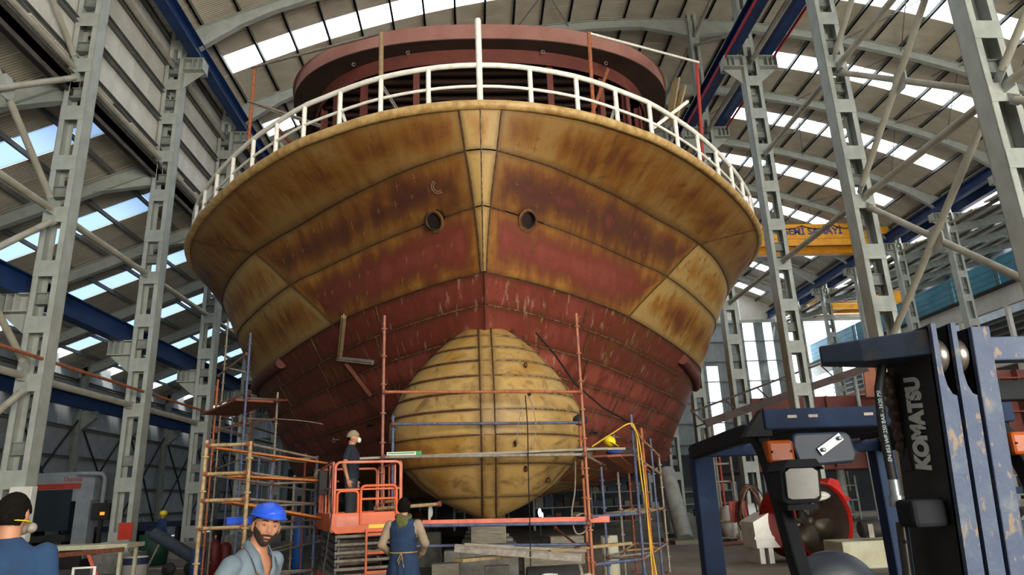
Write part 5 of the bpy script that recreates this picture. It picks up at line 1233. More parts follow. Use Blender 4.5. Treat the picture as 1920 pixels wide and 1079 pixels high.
# ============================================================ FORKLIFT
DARKSPEC = None
FK = thing('forklift', 'dark blue forklift with a scratched mast and overhead guard at right foreground', 'forklift', (0, 0, 0))
FB = M('forklift dark blue', '#152136', '#1a2943', 4, .75, 0, .06, .4, .62, '#2a3548'); FBL = M('forklift mid blue', '#1b2b45', '#17253c', 5, .7, 0, .08, .4, .66, '#2c3a50'); FD = M('forklift charcoal', '#1b1d21', '#15171a', 5, .75, 0, .1, .4, .6, '#2a2a2c')
for m_ in (FB, FBL, FD): m_.node_tree.nodes['Principled BSDF'].inputs['Specular IOR Level'].default_value = .15
def wornflange():
    m = M('worn blue flange', '#35415a', '#3e4a5e', 9, .65, .1, .3, .42, .6, '#565d66'); return m
WF = wornflange()
nt = WF.node_tree; b = nt.nodes['Principled BSDF']; z = nt.nodes.new('ShaderNodeTexNoise'); z.inputs['Scale'].default_value = 42; z.inputs['Detail'].default_value = 8
tc = [n_ for n_ in nt.nodes if n_.type == 'TEX_COORD'][0]; mp_ = nt.nodes.new('ShaderNodeMapping'); mp_.inputs['Scale'].default_value = (1, 1, .5); nt.links.new(tc.outputs['Object'], mp_.inputs[0]); nt.links.new(mp_.outputs[0], z.inputs[0])
cr = nt.nodes.new('ShaderNodeValToRGB'); cr.color_ramp.elements[0].position = .60; cr.color_ramp.elements[0].color = (0, 0, 0, 1); cr.color_ramp.elements[1].position = .66; cr.color_ramp.elements[1].color = (1, 1, 1, 1); nt.links.new(z.outputs[0], cr.inputs[0])
mx = nt.nodes.new('ShaderNodeMixRGB'); src = b.inputs['Base Color'].links[0].from_socket; nt.links.new(cr.outputs[0], mx.inputs[0]); nt.links.new(src, mx.inputs[1]); mx.inputs[2].default_value = lin('#6e6254'); nt.links.new(mx.outputs[0], b.inputs['Base Color'])
gx0, gx1, gy0, gy1, gz = 1.20, 2.27, 2.95, 3.95, 2.03
def bentbar(pts, w, h, name, m_, side=(1, 0, 0)):
    P = [Vector(p) for p in pts]; s = Vector(side).normalized(); vs = []
    for i, p in enumerate(P):
        t = (P[min(i+1, len(P)-1)]-P[max(i-1, 0)]).normalized(); n_ = t.cross(s).normalized()
        vs += [p-s*w/2-n_*h/2, p+s*w/2-n_*h/2, p+s*w/2+n_*h/2, p-s*w/2+n_*h/2]
    m = len(P); fs = [(i*4+k, i*4+(k+1) % 4, (i+1)*4+(k+1) % 4, (i+1)*4+k) for i in range(m-1) for k in range(4)]+[(3, 2, 1, 0), tuple(range(m*4-4, m*4))]
    return obj(name, MB().add(vs, fs), m_, FK, bevel=.008)
for x in (gx0, gx1):
    bentbar([(x, gy1-.02, 1.93), (x, gy0+.35, 1.955), (x, gy0+.16, 1.96), (x, gy0+.06, 1.94), (x, gy0-.0, 1.88), (x, gy0-.05, 1.78), (x, gy0-.2, 1.35), (x, gy0-.34, .9)], .055, .075, 'front_pillar', FD)
    bentbar([(x+(.04 if x < 2 else 0), gy1, 1.96), (x+(.04 if x < 2 else 0), gy1, .6)], .11, .09, 'rear_pillar', FBL if x > 2 else FB)
obj('front_crossbar', MB().box((gx0-.0, gy0-.04, 1.955), (gx1+.02, gy0+.04, 2.04)), FB, FK, bevel=.008)
obj('rear_crossbar', MB().box((gx0, gy1-.05, 1.9), (gx1, gy1+.03, 1.96)), FB, FK, bevel=.006)
obj('corner_gusset', MB().prism([(gx0-.09, 1.93), (gx0+.0, 2.04), (gx0+.03, 2.04), (gx0+.03, 1.93)], gy0-.03, gy0+.03), FD, FK)
for i in range(7): obj('guard_bar', MB().box((gx0+.13+i*.135, gy0+.04, 1.96), (gx0+.15+i*.135, gy1-.05, 1.99)), FD, FK)
for x in (1.33, 1.42, 1.66): obj('bar_slot', MB().box((x-.03, gy0-.042, 2.0), (x+.01, gy0-.038, 2.012)), TUBEG, FK)
AM = M('amber lens', '#93420f', '#7d360c', 8, .35, 0, .15, spec=.2)
for x in (aY(1454, 820, 2.9).x, aY(1905, 812, 2.9).x):
    l = obj('turn_signal', MB().box((x-.056, 2.86, 1.815), (x+.056, 2.925, 1.908)), AM, FK, 'amber turn signal', .014); obj('lamp_back', MB().box((x-.052, 2.925, 1.82), (x+.052, 2.95, 1.905)), FD, l)
    for s in (-1, 1): obj('screw', MB().lathe([(.001, -.004), (.005, -.004), (.005, 0)], (x+s*.04, 2.86, 1.862), 'Y', 8), DARK, l)
    obj('lamp_stalk', MB().tube([(x, 2.92, 1.82), (x, 2.93, 1.78)], .01, 8).lathe([(.001, 0), (.016, 0), (.016, .012), (.001, .012)], (x, 2.93, 1.79), 'Z', 6), M('brass', '#8d7a4a', '#75643a', 6, .4, .7), l)
    obj('lamp_wire', MB().tube([(x, 2.94, 1.78), (x+.03, 2.93, 1.73), (x+.03, 2.9, 1.68)], .006, 6), BLACK, l)
    obj('lamp_bracket', MB().box((x-.05, 2.93, 1.80), (x+.08, 2.95, 1.81)), FD, l)
mxx = aY(1537, 818, 2.9).x; mi = obj('mirror', MB().prism([(mxx-.125, 1.925), (mxx-.105, 1.935), (mxx+.10, 1.935), (mxx+.12, 1.92), (mxx+.135, 1.84), (mxx+.12, 1.81), (mxx-.08, 1.80), (mxx-.115, 1.82), (mxx-.13, 1.88)], 2.88, 2.91), M('mirror back', '#1a2538', '#162032', 4, .5), FK, 'dark blue rear-view mirror back', .01)
obj('mirror_plate', MB().beam((mxx-.025, 2.872, 1.855), (mxx+.075, 2.872, 1.915), .006, .032, (0, 0, 1)), M('zinc', '#9ba3a6', '#848b8e', 8, .35, .6), mi)
for q in ((mxx-.012, 1.863), (mxx+.062, 1.907)): obj('bolt', MB().lathe([(.001, -.012), (.009, -.012), (.009, 0)], (q[0], 2.868, q[1]), 'Y', 10), M('zinc', '#9ba3a6'), mi)
hx, hz_ = aY(1493, 906, 2.75).x, aY(1493, 906, 2.75).z
hl = obj('headlight', MB().prism([(hx-.085, hz_-.07), (hx-.08, hz_+.05), (hx-.05, hz_+.075), (hx+.05, hz_+.075), (hx+.08, hz_+.05), (hx+.072, hz_-.06), (hx+.05, hz_-.075), (hx-.06, hz_-.08)], 2.70, 2.80), FD, FK, 'square work lamp', .012)
obj('lamp_hood', MB().prism([(hx-.085, hz_+.045), (hx-.055, hz_+.085), (hx+.055, hz_+.085), (hx+.083, hz_+.045), (hx+.07, hz_+.055), (hx-.07, hz_+.055)], 2.67, 2.82), FD, hl, None, .004)
obj('lamp_glass', MB().prism([(hx-.068, hz_-.055), (hx-.065, hz_+.04), (hx-.045, hz_+.055), (hx+.045, hz_+.055), (hx+.065, hz_+.04), (hx+.058, hz_-.05), (hx+.04, hz_-.062), (hx-.05, hz_-.062)], 2.69, 2.70), M('dusty lamp glass', '#45443f', '#393833', 9, .35, .1, .05), hl, None, .003)
obj('lamp_mount', MB().box((hx-.06, 2.72, hz_-.10), (hx+.06, 2.8, hz_-.08)).tube([(hx, 2.76, hz_-.1), (hx, 2.76, hz_-.13)], .015, 8), FD, hl)
obj('roof_lamp', MB().lathe([(.001, 0), (.075, 0), (.085, .02), (.06, .045), (.001, .05)], (aY(1575, 855, 3.4).x, 3.4, aY(1575, 858, 3.4).z), 'Z', 20), DARK, FK)
# seat, hood, steering wheel, body
obj('hood', MB().box((1.3, 3.0, .35), (2.2, 3.9, 1.0)), FB, FK, bevel=.05); obj('counterweight', MB().box((1.2, 3.9, .25), (2.3, 4.6, 1.0)), FD, FK, bevel=.1)
sx_ = aY(1560, 1070, 3.35).x
link('seat_back', remesh(MB().ell((sx_+.02, 3.4, 1.2), (.24, .1, .24), 20, 14).box((sx_-.2, 3.32, .98), (sx_+.22, 3.46, 1.2)), .02, 6), M('vinyl seat', '#20252e', '#1a1f27', 4, .4), FK)
obj('seat_cushion', MB().box((sx_-.22, 2.95, 1.0), (sx_+.24, 3.42, 1.1)), M('vinyl seat', '#2e3540'), FK, bevel=.03)
obj('floor_plate', MB().box((1.2, 2.55, .3), (2.3, 3.1, .5)), FD, FK, bevel=.02); obj('dashboard', MB().box((1.35, 2.45, .5), (2.15, 2.62, 1.12)), FD, FK, bevel=.03)
obj('steering_wheel', MB().tube([(1.62+.17*math.cos(a), 2.78+.1*math.sin(a), 1.22+.13*math.sin(a)) for a in fr(0, 2*PI, 24)][:-1], .014, 8, False, True).tube([(1.62, 2.78, 1.22), (1.62, 2.6, .95)], .02, 8), BLACK, FK)
obj('grab_handle', MB().tube([aY(1915, 960, 2.5), aY(1885, 985, 2.5), aY(1892, 1010, 2.5), aY(1925, 1075, 2.5)], .014, 8), BLACK, FK)
for x in (1.2, 2.32):
    for y, r in ((2.25, .33), (4.1, .28)):
        w = obj('wheel', MB().lathe([(.001, -.1), (r*.6, -.1), (r*.95, -.1), (r, -.07), (r, .07), (r*.95, .1), (r*.6, .1), (.001, .1)], (x, y, r), 'X', 28), BLACK, FK); obj('hub', MB().lathe([(.001, -.11), (r*.5, -.11), (r*.5, .11), (.001, .11)], (x, y, r), 'X', 20), FBL, w)
# mast, slightly tilted toward the camera
MT = bpy.data.objects.new('mast', None); COL.objects.link(MT); MT.parent = FK
mtop = 2.155; x0 = aY(1765, 890, 1.98).x
def tl(z): return 1.90+(2.15-z)*.10
def slat(x0_, x1_, ya, yb, za, zb, name, m_, bev=.003):
    vs = []
    for z in (za, zb):
        for (x, y) in ((x0_, ya), (x1_, ya), (x1_, yb), (x0_, yb)): vs.append((x, y+tl(z), z))
    return obj(name, MB().add(vs, [(0,3,2,1),(4,5,6,7),(0,1,5,4),(1,2,6,5),(2,3,7,6),(3,0,4,7)]), m_, MT, bevel=bev)
BKP = M('black mast paint', '#101216', '#0c0e11', 30, .5, 0, .1, .5, .72, '#1a1c20')
for i in range(3):
    xa = x0+i*.0585
    slat(xa, xa+.014, .0, .235-.04*i, .15, mtop-(.0 if i < 2 else .012), 'channel_web', BKP if i == 0 else FD)
    if i < 2:
        vs = []; prof = [(.0, .15), (.046, .15), (.046, mtop-.205), (.034, mtop-.2), (.022, mtop-.175), (.016, mtop-.14), (.014, mtop), (.0, mtop)]
        mb = MB(); n = len(prof); vs = [(xa+a, tl(z)-.012, z) for a, z in prof]+[(xa+a, tl(z)+.012, z) for a, z in prof]
        mb.add(vs, [tuple(range(n)), tuple(reversed(range(n, 2*n)))]+[(j, j+n, (j+1) % n+n, (j+1) % n) for j in range(n)]); obj('channel_flange', mb, WF, MT)
        rz_ = mtop-.085; rl = obj('roller', MB().lathe([(.001, 0), (.045, 0), (.052, .006), (.052, .03), (.045, .036), (.001, .036)], (xa+.017, tl(rz_)+.05, rz_), 'X', 28), M('steel roller', '#8a857c', '#6c675e', 6, .3, .8, .1), MT); obj('roller_hub', MB().lathe([(.001, -.004), (.02, -.004), (.02, .042), (.001, .042)], (xa+.017, tl(rz_)+.05, rz_), 'X', 16), DARK, rl)
    else:
        slat(xa, xa+.056, -.012, .012, .15, mtop-.012, 'channel_flange', WF)
    slat(xa+.002, xa+.04, .2-.04*i, .215-.04*i, .15, mtop-.2, 'rear_flange', FD)
xw = x0-.0012
# lettering on the mast side
txt_m = M('white lettering', '#c4c4c0', '#b6b6b2', 20, .5, 0, 0)
yc_ = tl(1.88)+.115
LT = text('lettering', 'KOMATSU', txt_m, MT, frame((xw, yc_-.005, aX(1703, 797, x0).z), (0, -.10, 1), (0, 1, .10)), .092, .0006, .62, .0065)
slat(x0-.34, x0+.02, .02, .06, mtop-.10, mtop-.035, 'top_tie_bar', FBL) if False else None
obj('top_tie_bar', MB().add([(x0+.01, tl(mtop)+.0, mtop-.01), (x0+.01, tl(mtop)+.24, mtop-.01), (x0-.17, tl(mtop)+.32, mtop-.005), (x0-.205, tl(mtop)+.25, mtop-.005), (x0-.13, tl(mtop)+.14, mtop-.01),
    (x0+.01, tl(mtop)+.0, mtop-.085), (x0+.01, tl(mtop)+.24, mtop-.085), (x0-.17, tl(mtop)+.32, mtop-.06), (x0-.205, tl(mtop)+.25, mtop-.06), (x0-.13, tl(mtop)+.14, mtop-.08)],
    [(0,1,2,3,4), (9,8,7,6,5), (0,5,6,1), (1,6,7,2), (2,7,8,3), (3,8,9,4), (4,9,5,0)]), M('worn tie bar', '#252f42', '#1e2736', 7, .7, .1, .2, .42, .58, '#35322e'), MT, None, .006)
obj('top_crossbar', MB().box((x0+.17, tl(mtop)+.03, mtop-.105), (x0+.72, tl(mtop)+.09, mtop-.035)), WF, MT, None, .004); obj('top_crossbar', MB().box((x0+.17, tl(mtop)+.2, mtop-.2), (x0+.72, tl(mtop)+.26, mtop-.14)), FD, MT, None, .004)
for i in range(3): xa = x0+.62+i*.058; slat(xa, xa+.046, 0, .2, .15, mtop, 'channel_web', FD)
# chain, hose, fitting
ch = obj('lift_chain', MB().box((x0-.055, tl(1.9)+.2, 1.55), (x0-.05, tl(1.9)+.21, 1.56)), DARK, MT)
zt_, cx_ = 2.03, aY(1668, 740, 2.12).x
for k in range(7):
    z = zt_-k*.034; 
    m4 = Matrix.Translation((cx_+.006*k*.6, 2.12+(2.03-z)*.1, z)); obj('chain_link', MB().ell((0, 0, 0), (.017, .01, .027), 10, 8, None) if False else MB().lathe([(.001, -.012), (.017, -.012), (.017, .012), (.001, .012)], (cx_+.0035*k, 2.12+(2.03-z)*.1, z), 'Y' if k % 2 == 0 else 'X', 12).cbox((cx_+.0035*k, 2.12+(2.03-z)*.1, z), (.022, .016, .05)), M('chain steel', '#54463f', '#3f3430', 12, .6, .4), ch)
obj('chain_anchor', MB().cbox((cx_+.05, 2.13, 1.79), (.07, .04, .07)).tube([(cx_+.03, 2.13, 1.83), (cx_+.045, 2.14, 1.62)], .012, 8), DARK, MT, None, .004)
hs = [aY(px, py, 2.1) for px, py in ((1672, 640), (1655, 680), (1648, 730), (1653, 790), (1664, 850), (1674, 900))]
obj('hydraulic_hose', MB().tube(hs, .0135, 12), M('black rubber hose', '#1b1a1a', '#232120', 20, .6), MT)
obj('hose_fitting', MB().tube([aY(1675, 900, 2.1), aY(1680, 930, 2.1)], .016, 12).tube([aY(1681, 930, 2.1), aY(1683, 952, 2.1)], .021, 6), M('zinc', '#9ba3a6'), MT, 'chrome hose fitting')
obj('clamp_block', MB().box((x0-.1, tl(1.62)+.03, 1.60), (x0+.0, tl(1.62)+.12, 1.675)), FD, MT, None, .012)
obj('lift_cylinder', MB().tube([aY(1690, 980, 2.15), aY(1704, 1085, 2.15), (aY(1704, 1085, 2.15).x, 2.17, .3)], .016, 12), M('oily rod', '#3a3836', '#2d2b2a', 3, .3, .5), MT)
for i, (px0, py0, px1, py1, s) in enumerate(((1650, 745, 1665, 850, 'DIN EN 853 WP 250 BAR'),)):
    a, b = aY(1668, 885, 2.082), aY(1649, 715, 2.082); d = (b-a).normalized()
    text('lettering', 'EN 853 WP 250 BAR - 3620 PSI', M('pale blue lettering', '#9fb4bc', None, 3, .6), MT, frame((a+b)/2, d, Vector((-1, 0, 0))), .017, .0003, .95)
# ============================================================ BACKGROUND GOODS
REDT = M('thruster red', '#b3221c', '#9b1b17', 2.5, .45, 0, .08)
th = thing('tunnel_thruster', 'red tunnel thruster with a bronze propeller on the floor right of the ship', 'thruster', (aY(1540, 1000, 17.2).x, 17.2, 1.0), .35)
th.location.z = .93; th.scale = (.88, .88, .88)
obj('tunnel', MB().lathe([(1.0, -.2), (1.03, -.15), (1.03, .0), (1.0, .02), (1.0, 1.2), (.96, 1.2), (.96, .02), (.98, -.15), (1.0, -.2)], (0, 0, 0), 'Y', 40), REDT, th)
obj('tunnel_lining', MB().lathe([(.955, -.1), (.955, 1.2)], (0, 0, 0), 'Y', 40), M('tunnel inside', '#4c3a31', '#3b2d26', 3, .8), th)
hb = obj('gear_pod', MB().lathe([(.001, .25), (.12, .27), (.17, .4), (.2, .7), (.15, 1.0), (.001, 1.1)], (0, 0, 0), 'Y', 20), M('bronze', '#40382c', '#332c23', 5, .5, .5), th); obj('strut', MB().box((-.07, .6, -.97), (.07, .95, 0)), REDT, th)
for k in range(4):
    a = 2*PI*k/4+.5; R_ = Matrix.Rotation(a, 4, 'Y'); vs = []
    for i in range(9):
        q = i/8; w = .28*math.sin(q*PI*.85+.3); r = .1+.78*q
        for s, o_ in ((-1, -.02), (1, -.02), (1, .02), (-1, .02)): vs.append(R_ @ Vector((s*w, .3+s*w*.5+o_, r)))
    fs = [(i*4+k2, i*4+(k2+1) % 4, (i+1)*4+(k2+1) % 4, (i+1)*4+k2) for i in range(8) for k2 in range(4)]+[(0, 1, 2, 3), (35, 34, 33, 32)]
    obj('propeller_blade', MB().add(vs, fs, True), M('bronze', '#6e5f48'), hb)
obj('motor_seat', MB().prism([(.6, .85), (.85, 1.12), (1.15, 1.05), (1.25, .7), (1.5, .55), (1.5, .5), (.95, .45)], .2, .8), REDT, th, None, .02); obj('motor_flange', MB().box((-.5, .3, .95), (.4, .9, 1.06)), REDT, th)
for x in (-.35, .1): obj('bracket', MB().box((x, .2, .95), (x+.04, 1.0, 1.2)), REDT, th)
tag(obj('crumpled_sheet', MB().ell((0, 0, 0), (.35, .2, .08), 14, 8).ell((.25, 0, .06), (.2, .12, .1), 10, 6), WHITE), 'crumpled white sheet lying on top of the red thruster', 'sheet').location = aY(1525, 935, 17.6)
wm = thing('white_machine', 'white steel machine base on feet standing left of the red thruster', 'machine', (aY(1440, 1020, 17.6).x, 17.6, 0))
obj('body', MB().prism([(-.28, .35), (-.3, .95), (.1, 1.15), (.9, 1.15), (.9, .35)], 0, .9), WHITE, wm, None, .01); obj('ledge', MB().box((-.32, -.03, .55), (.95, 0.0, .62)), WHITE, wm)
for x in (-.22, .0, .7): obj('foot', MB().box((x, .02, 0), (x+.12, .8, .35)), WHITE, wm)
BEIGE2 = M('beige machine paint', '#a19e86', '#8d8a74', 3, .6, 0, .03)
bm_ = thing('beige_machine', 'beige cabinet machine seen between the forklift pillar and the mast', 'machine', (aY(1640, 1030, 14).x, 14, -.32))
obj('body', MB().box((-.62, 0, .5), (2.1, .8, 1.0)), BEIGE2, bm_, None, .02); obj('foot', MB().box((-.5, .1, .32), (-.3, .7, .45)), BEIGE2, bm_); obj('foot', MB().box((1.7, .1, .32), (1.9, .7, .45)), BEIGE2, bm_)
obj('motor', MB().lathe([(.001, -.35), (.16, -.35), (.16, .3), (.1, .35), (.001, .4)], (.3, .3, 1.2), 'X', 20), DARK, bm_); obj('port', MB().lathe([(.001, -.01), (.13, -.01), (.13, .02)], (1.35, -.01, .78), 'Y', 20), BLACK, bm_); obj('lug', MB().box((.0, .1, 1.05), (.1, .5, 1.3)), TUBEG, bm_)
# cable coil hanging on the column and red sign
cc = thing('cable_coil', 'tangled brown cables hanging in a loop on the column right of the ship', 'cable', aY(1410, 960, 22.6))
for k in range(9):
    w, h, dx = .28+.05*random.random(), .75+.2*random.random(), random.uniform(-.1, .1)
    obj('loop', MB().tube([(dx+w*math.sin(a)*(1+.2*math.sin(3*a+k)), .05*k-.2, -h*.1-h*math.cos(a)) for a in fr(0, 2*PI, 20)][:-1], .022, 5, False, True), [RUST, TUBEG, DARK][k % 3], cc)
tag(obj('sign', MB().box((-.3, 0, -.32), (.3, .04, .32)), REDST), 'small red sign with a white figure hung on the column right of the ship', 'sign').location = aY(1386, 960, 22.8)
o = text('sign_figure', '4', WHITE, bpy.data.objects['sign'], frame((.0, -.01, 0), (1, 0, 0), (0, 0, 1)), .35, .004)
# spare pipes pile, far tank
for i, (px, py, y, L, rz_) in enumerate(((1395, 1000, 24, 2.6, .5), (1400, 1003, 23.6, 2.4, .35), (1390, 1004, 24.4, 2.8, .45))):
    o = tag(obj('steel_bar', MB().tube([(-L/2, 0, .05), (L/2, 0, .05)], .04, 6), RUST), ['rearmost', 'nearest', 'middle'][i % 3]+' rusty bar lying on the floor below the cable coil', 'bar', 'rusty bars on the floor'); o.location = (aY(px-20, py, y).x, y, 0); o.rotation_euler = (0, 0, rz_)
tk = thing('round_end_tank', 'low white rounded tank on the floor under the hanging cables', 'tank', (aY(1410, 1005, 26).x, 26, .0)); obj('shell', MB().lathe([(.001, -1.1), (.5, -1.0), (.6, -.8), (.6, .9), (.001, .95)], (0, 0, .6), 'X', 20), WHITE, tk); obj('saddle', MB().box((-.7, -.5, 0), (.7, .5, .3)), STEELD, tk)
# red hull block sections on the right, background
hb_ = thing('hull_section', 'red primed hull section with vertical stiffeners behind the mast on the right', 'hull section', (0, 0, 0))
pA = aY(1700, 700, 24); pB = aY(2050, 700, 24)
obj('plating', MB().box((pA.x+1, 24.6, 3.0), (pB.x, 24.75, aY(1860, 695, 24.6).z)), BLOCKR, hb_)
for i in range(9): x = pA.x+1.3+i*.75; obj('stiffener', MB().box((x, 24.3, 3.0), (x+.04, 24.6, aY(1860, 695, 24.6).z-.02)), BLOCKR, hb_)
for z in (4.0, 5.2): obj('stringer', MB().box((pA.x+1, 24.25, z), (pB.x, 24.6, z+.05)), BLOCKR, hb_)
hb2 = thing('hull_block', 'long low red primed hull block beyond the columns, under the bright doorway', 'hull block', (0, 0, 0))
q0, q1 = aY(1500, 745, 34), aY(1760, 740, 34)
obj('side_plate', MB().box((q0.x-2.5, 34, 2.6), (q1.x+1, 34.2, q0.z)), BLOCKR, hb2); obj('bottom_plate', MB().box((q0.x-2.5, 34, 2.5), (q1.x+1, 40, 2.6)), BLOCKR, hb2)
for i in range(6): obj('frame', MB().box((q0.x-2+i*1.6, 33.8, 2.6), (q0.x-1.9+i*1.6, 34, q0.z)), BLOCKR, hb2)
obj('gusset', MB().prism([(aY(1625, 745, 33).x, aY(1625, 745, 33).z), (aY(1640, 745, 33).x+1.6, aY(1640, 745, 33).z), (aY(1640, 745, 33).x+1.6, aY(1640, 690, 33).z), (aY(1630, 745, 33).x, aY(1640, 690, 33).z+.3)], 33.0, 33.1), M('orange primer', '#a5674a', '#935940', 2, .7), hb2)
for i in range(5): x = q0.x-2+i*2.2; obj('support_post', MB().tube([(x, 36, 0), (x, 36, 2.5)], .22, 12), STEELD, hb2)
# long sloping conveyor truss behind the guard
gw = thing('sloping_gangway', 'dark sloping steel gangway behind the forklift guard', 'gangway', (0, 0, 0))
a, b = aY(1322, 795, 27), aY(1625, 690, 27)
obj('stringer', MB().beam(a, b, .12, .3), M('dark brown steel', '#4b3c37', '#3b2f2b', 3, .7), gw); obj('handrail', MB().beam(a+Vector((-.5, 0, .45)), b+Vector((-.5, 0, .65)), .06, .08), M('dark brown steel', '#4b3c37'), gw)
obj('deck_plate', MB().beam(a+Vector((0, .7, 0)), b+Vector((0, .7, 0)), 1.2, .05), M('dark brown steel', '#4b3c37'), gw)
for i in range(6): p = a.lerp(b, i/5); obj('baluster', MB().tube([p, p+Vector((-.5, 0, .55))], .03, 6), M('dark brown steel', '#4b3c37'), gw)
obj('support_leg', MB().tube([(a.x+.3, 27.5, 0), (a.x+.3, 27.5, a.z)], .08, 8), STEELD, gw); obj('support_leg', MB().tube([(b.x-.3, 27.5, 0), (b.x-.3, 27.5, b.z-.1)], .08, 8), STEELD, gw)
# dark far clutter beyond the hull, floor level
rnd = random.Random(3)
def rack(x, y, w, h, lab, m_=DARK, group='dark storage racks along the far side', cat='rack'):
    t = thing('storage_rack', lab, cat, (x, y, 0), rnd.uniform(-.1, .1), group)
    for sx in (0, w): obj('upright', MB().box((sx-.05, -.05, 0), (sx+.05, .05, h)).box((sx-.05, .75, 0), (sx+.05, .85, h)), STEELD, t)
    for i in range(3):
        z = h*(i+.3)/3; obj('shelf', MB().box((0, -.04, z), (w, .84, z+.06)), STEELD, t)
        x_ = .1
        while x_ < w-.5:
            bw_ = rnd.uniform(.3, .6); bh = rnd.uniform(.2, h/3-.25); obj('crate', MB().box((x_, .05, z+.07), (x_+bw_, .7, z+.07+bh)), rnd.choice([DARK, CONC, RUST, WOODG, M('dull blue crate', '#2b3850'), M('dull green crate', '#2c3f36')]), t); x_ += bw_+.08
racks = [(3.0, 40, 3, 2.6, 'dark storage rack with crates beyond the hull, seen below its right side'), (6.5, 42, 3, 2.4, 'storage rack with grey crates seen through the right scaffold'), (-5, 34, 3, 2.2, 'dark storage rack behind the scissor lift below the hull'),
         (-8.6, 38, 3, 2.5, 'tall dark rack beyond the tall scaffold on the left'), (12.5, 44, 3.2, 2.2, 'dark rack right of the props seen through the forklift frame'), (17, 38, 3, 2.2, 'dark rack behind the red thruster'), (-1.5, 44, 3, 2.4, 'far dark rack directly under the keel'), (20.5, 30, 3, 2.4, 'dark rack behind the beige machine')]
for r_ in racks: rack(*r_)
bl = thing('site_partition', 'dark sheet partition closing the far end under the ship', 'partition', (0, 0, 0))
for i in range(15): obj('panel', MB().box((-13+i*3+.02, 50, 0), (-10+i*3-.02, 50.1, 4.2)), M('dark sheeting', '#33363a', '#25282b', 1.2, .8), bl)
for i in range(16): obj('post', MB().box((-13+i*3-.06, 49.9, 0), (-13+i*3+.06, 50, 4.3)), STEELD, bl)
# left aisle machine, bench, tubes
mc = thing('plasma_machine', 'large white and black machine with a red stripe in the left aisle', 'machine', (aY(100, 950, 26).x, 26, 0))
mz0 = aY(160, 885, 26).z; xr = aY(180, 885, 26).x-mc.location.x
MG = M('dusty grey enamel', '#858b91', '#747a80', 2, .6, 0, .03)
obj('cabinet', MB().box((xr-3.2, 0, 2.2), (xr, 2.2, mz0)), MG, mc, None, .02); obj('red_stripe', MB().box((xr-3.0, -.05, 2.62), (xr-.45, 0, 2.8)), REDST, mc)
obj('window_panel', MB().box((xr-3.0, -.03, 1.25), (xr-.7, .3, 2.6)), M('dark machine glass', '#1b2730', '#15202a', 2, .3), mc); obj('side_post', MB().box((xr-.55, -.02, .3), (xr-.05, .5, 2.3)), MG, mc, None, .02); obj('bed', MB().box((xr-3.1, -.3, .9), (xr-.6, .5, 1.1)), DARK, mc); obj('base', MB().box((xr-3.0, -.1, 0), (xr-.1, 2, .6)), DARK, mc)
text('lettering', 'Durma', REDST, mc, frame((xr-.75, -.01, mz0-.25), (1, 0, 0), (0, 0, 1)), .22, .004)
cp = thing('control_panel', 'grey control screen hanging on a bent white arm beside the left machine', 'control panel', aY(190, 955, 25.5))
obj('pedestal', MB().box((-.06, 0, -cp.location.z), (.06, .1, -.35)), DARK, cp)
obj('arm', MB().tube([(0, 0, .2), (.0, 0, 1.0), (-.1, 0, 1.15), (-.9, 0, 1.2)], .07, 10), MG, cp); obj('screen', MB().box((-.3, -.05, -.35), (.3, .1, .2)), DARK, cp, None, .02); obj('lit_button', MB().box((-.0, -.06, -.2), (.15, -.05, -.1)), M('orange indicator', '#ff9a30', None, 3, .5, 0, 0, emit=1.2), cp)
bn = thing('work_bench', 'low pale steel trestle bench with a rusty front on the floor at left', 'bench', (aY(140, 1040, 17.5).x, 17.5, 0), 0)
zb_ = aY(140, 1024, 17.5).z
obj('bench_top', MB().box((-1.0, 0, zb_-.1), (1.15, .9, zb_)), BEIGE, bn, None, .006); obj('rusty_rail', MB().beam((-.9, -.03, zb_-.22), (1.1, -.03, zb_-.12), .04, .1), RUST, bn)
for x in (-.9, .95): 
    for y in (.05, .8): obj('leg', MB().box((x, y, 0), (x+.07, y+.07, zb_-.1)), BEIGE, bn)
obj('diagonal_leg', MB().beam((.3, -.02, zb_-.15), (.75, -.02, .0), .05, .07), PINK, bn)
tr = thing('tube_trolley', 'dark tube lying on a wheeled trolley beyond the second left column', 'trolley', (aY(330, 1030, 21.5).x, 21.5, 0)); 
obj('tube', MB().tube([(-.75, .2, 1.15), (.75, -.1, .35)], .17, 16), M('slate tube', '#3a4450', '#313a45', 3, .6), tr); obj('frame', MB().tube([(-.8, .1, .2), (-.5, .1, .9)], .03, 6).tube([(-.5, .1, .9), (.6, -.05, .18)], .03, 6).tube([(-.8, .1, .2), (.6, -.05, .18)], .03, 6), TUBEG, tr)
for x in (-.1, .5): obj('wheel', MB().lathe([(.001, -.04), (.18, -.04), (.18, .04), (.001, .04)], (x, -.12, .18), 'Y', 16), DARK, tr)
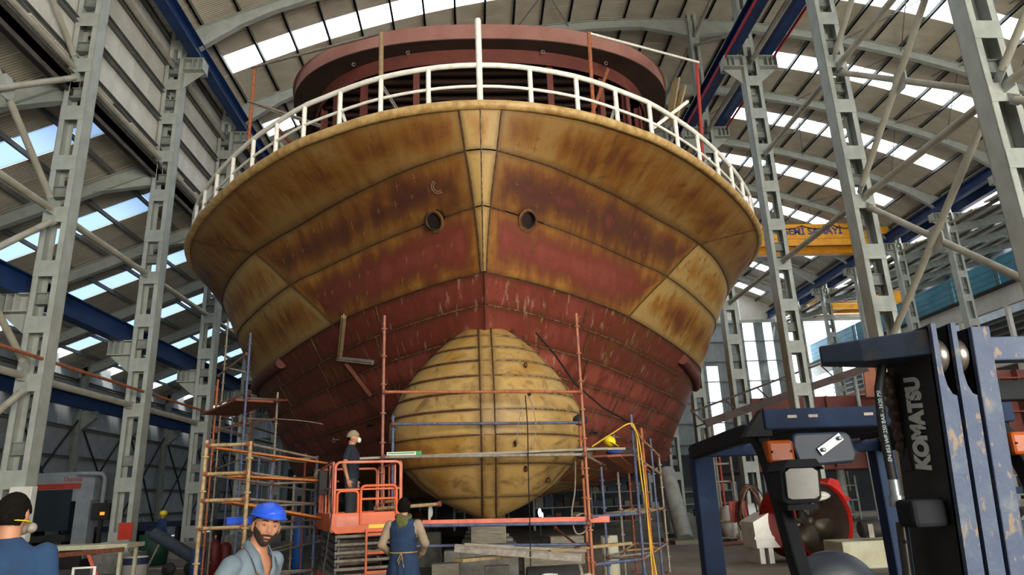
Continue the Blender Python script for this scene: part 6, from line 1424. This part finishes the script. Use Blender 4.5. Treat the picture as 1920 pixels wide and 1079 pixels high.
for i, (px, y, c, h, lab) in enumerate(((375, 18, '#1f6fc0', .9, 'blue gas cylinder standing behind the low scaffold tower'), (405, 19.5, '#a82222', 1.0, 'red gas cylinder standing behind the low scaffold tower'), (425, 20, '#a82222', .9, 'second red gas cylinder further right behind the scaffold'), (560, 20, '#2266c8', 1.5, 'tall bright blue gas cylinder under the left of the hull'))):
    r = .16; g = thing('gas_cylinder', lab, 'gas cylinder', (aY(px, 1000, y).x, y, 0), 0, 'gas cylinders under the left of the hull'); obj('shell', MB().lathe([(.001, 0), (r, 0), (r, h*.85), (r*.7, h*.95), (.04, h), (.001, h)], (0, 0, 0), 'Z', 18), M('cyl'+c, {'#1f6fc0': '#163f6e', '#a82222': '#5c1a1a', '#2266c8': '#1c4c92'}[c], None, 3, .55), g); obj('valve', MB().lathe([(.001, h), (.03, h), (.03, h+.1), (.001, h+.1)], (0, 0, 0), 'Z', 8), TUBEY, g)
tag(obj('green_bin', MB().lathe([(.001, 0), (.42, 0), (.5, 1.0), (.46, 1.0), (.4, .05)], (0, 0, 0), 'Z', 16), M('green bin', '#1e4a3a', '#193e31', 3, .6)), 'dark green bin behind the second left column', 'bin').location = (aY(292, 1000, 26).x, 26, 0)
for i, (px, py, s) in enumerate(((157, 1074, 1.0),)):
    o = tag(obj('white_chair_frame', MB().tube([(-.12, 0, .0), (-.12, 0, .3), (.12, 0, .3), (.12, 0, 0)], .02, 6).tube([(-.15, .0, .12), (.15, .0, .12)], .02, 6), WHITE), 'small bright white tube frame at the bottom edge left of the column foot', 'frame'); o.location = (aY(px, py, 9).x, 9, aY(px, py, 9).z-.25)
tb = tag(obj('steel_table', MB().box((-2.6, -.5, -.06), (2.6, 1.0, 0)).box((-2.4, -.4, -.75), (-2.3, -.3, -.06)).box((2.3, -.4, -.75), (2.4, -.3, -.06)).box((-2.4, .8, -.75), (-2.3, .9, -.06)).box((2.3, .8, -.75), (2.4, .9, -.06)), M('tan table top', '#8e765c', '#7c654d', 2, .8)), 'low tan steel table along the bottom edge behind the left men', 'table'); tb.location = (-6.0, 10.0, .75)
# panels of equipment on left far wall
for i, (px, y, w, h) in enumerate(((230, 34, 3, 1.2), (330, 36, 4, 1.3), (60, 32, 3, 1.5))):
    t = thing('conveyor_bed', ['long dark blue conveyor bed beyond the second column', 'dark conveyor bed behind the low tower', 'dark machine bed at the far left wall'][i], 'conveyor', (aY(px, 960, y).x, y, 0), 0, 'dark machine beds in the left aisle')
    obj('bed', MB().box((-w/2, 0, h-.25), (w/2, 1, h)), M('dark blue bed', '#1b2740', '#16213a', 3, .6), t); 
    for x in (-w/2+.1, 0, w/2-.2): obj('leg', MB().box((x, .1, 0), (x+.15, .9, h-.25)), DARK, t)
wl = thing('welding_flash', 'bright bluish welding flash under the right of the bulb', 'flame', aY(1012, 962, 21))
obj('torch_stand', MB().tube([(0, 0, -wl.location.z), (0, 0, -.2)], .02, 6), DARK, wl)
obj('flash', MB().ell((0, 0, 0), (.05, .03, .12), 10, 8).ell((.07, 0, -.08), (.03, .02, .09), 8, 6), M('welding glow', '#cfe4ff', None, 3, .5, 0, 0, emit=4), wl)
wl2 = tag(obj('white_rag', MB().ell((0, 0, 0), (.03, .03, .2), 10, 8).ell((.03, 0, .08), (.05, .03, .12), 8, 6), WHITE), 'white rag hanging in the dark left of the bulb foot', 'rag'); wl2.location = aY(805, 968, 15.5)
#END
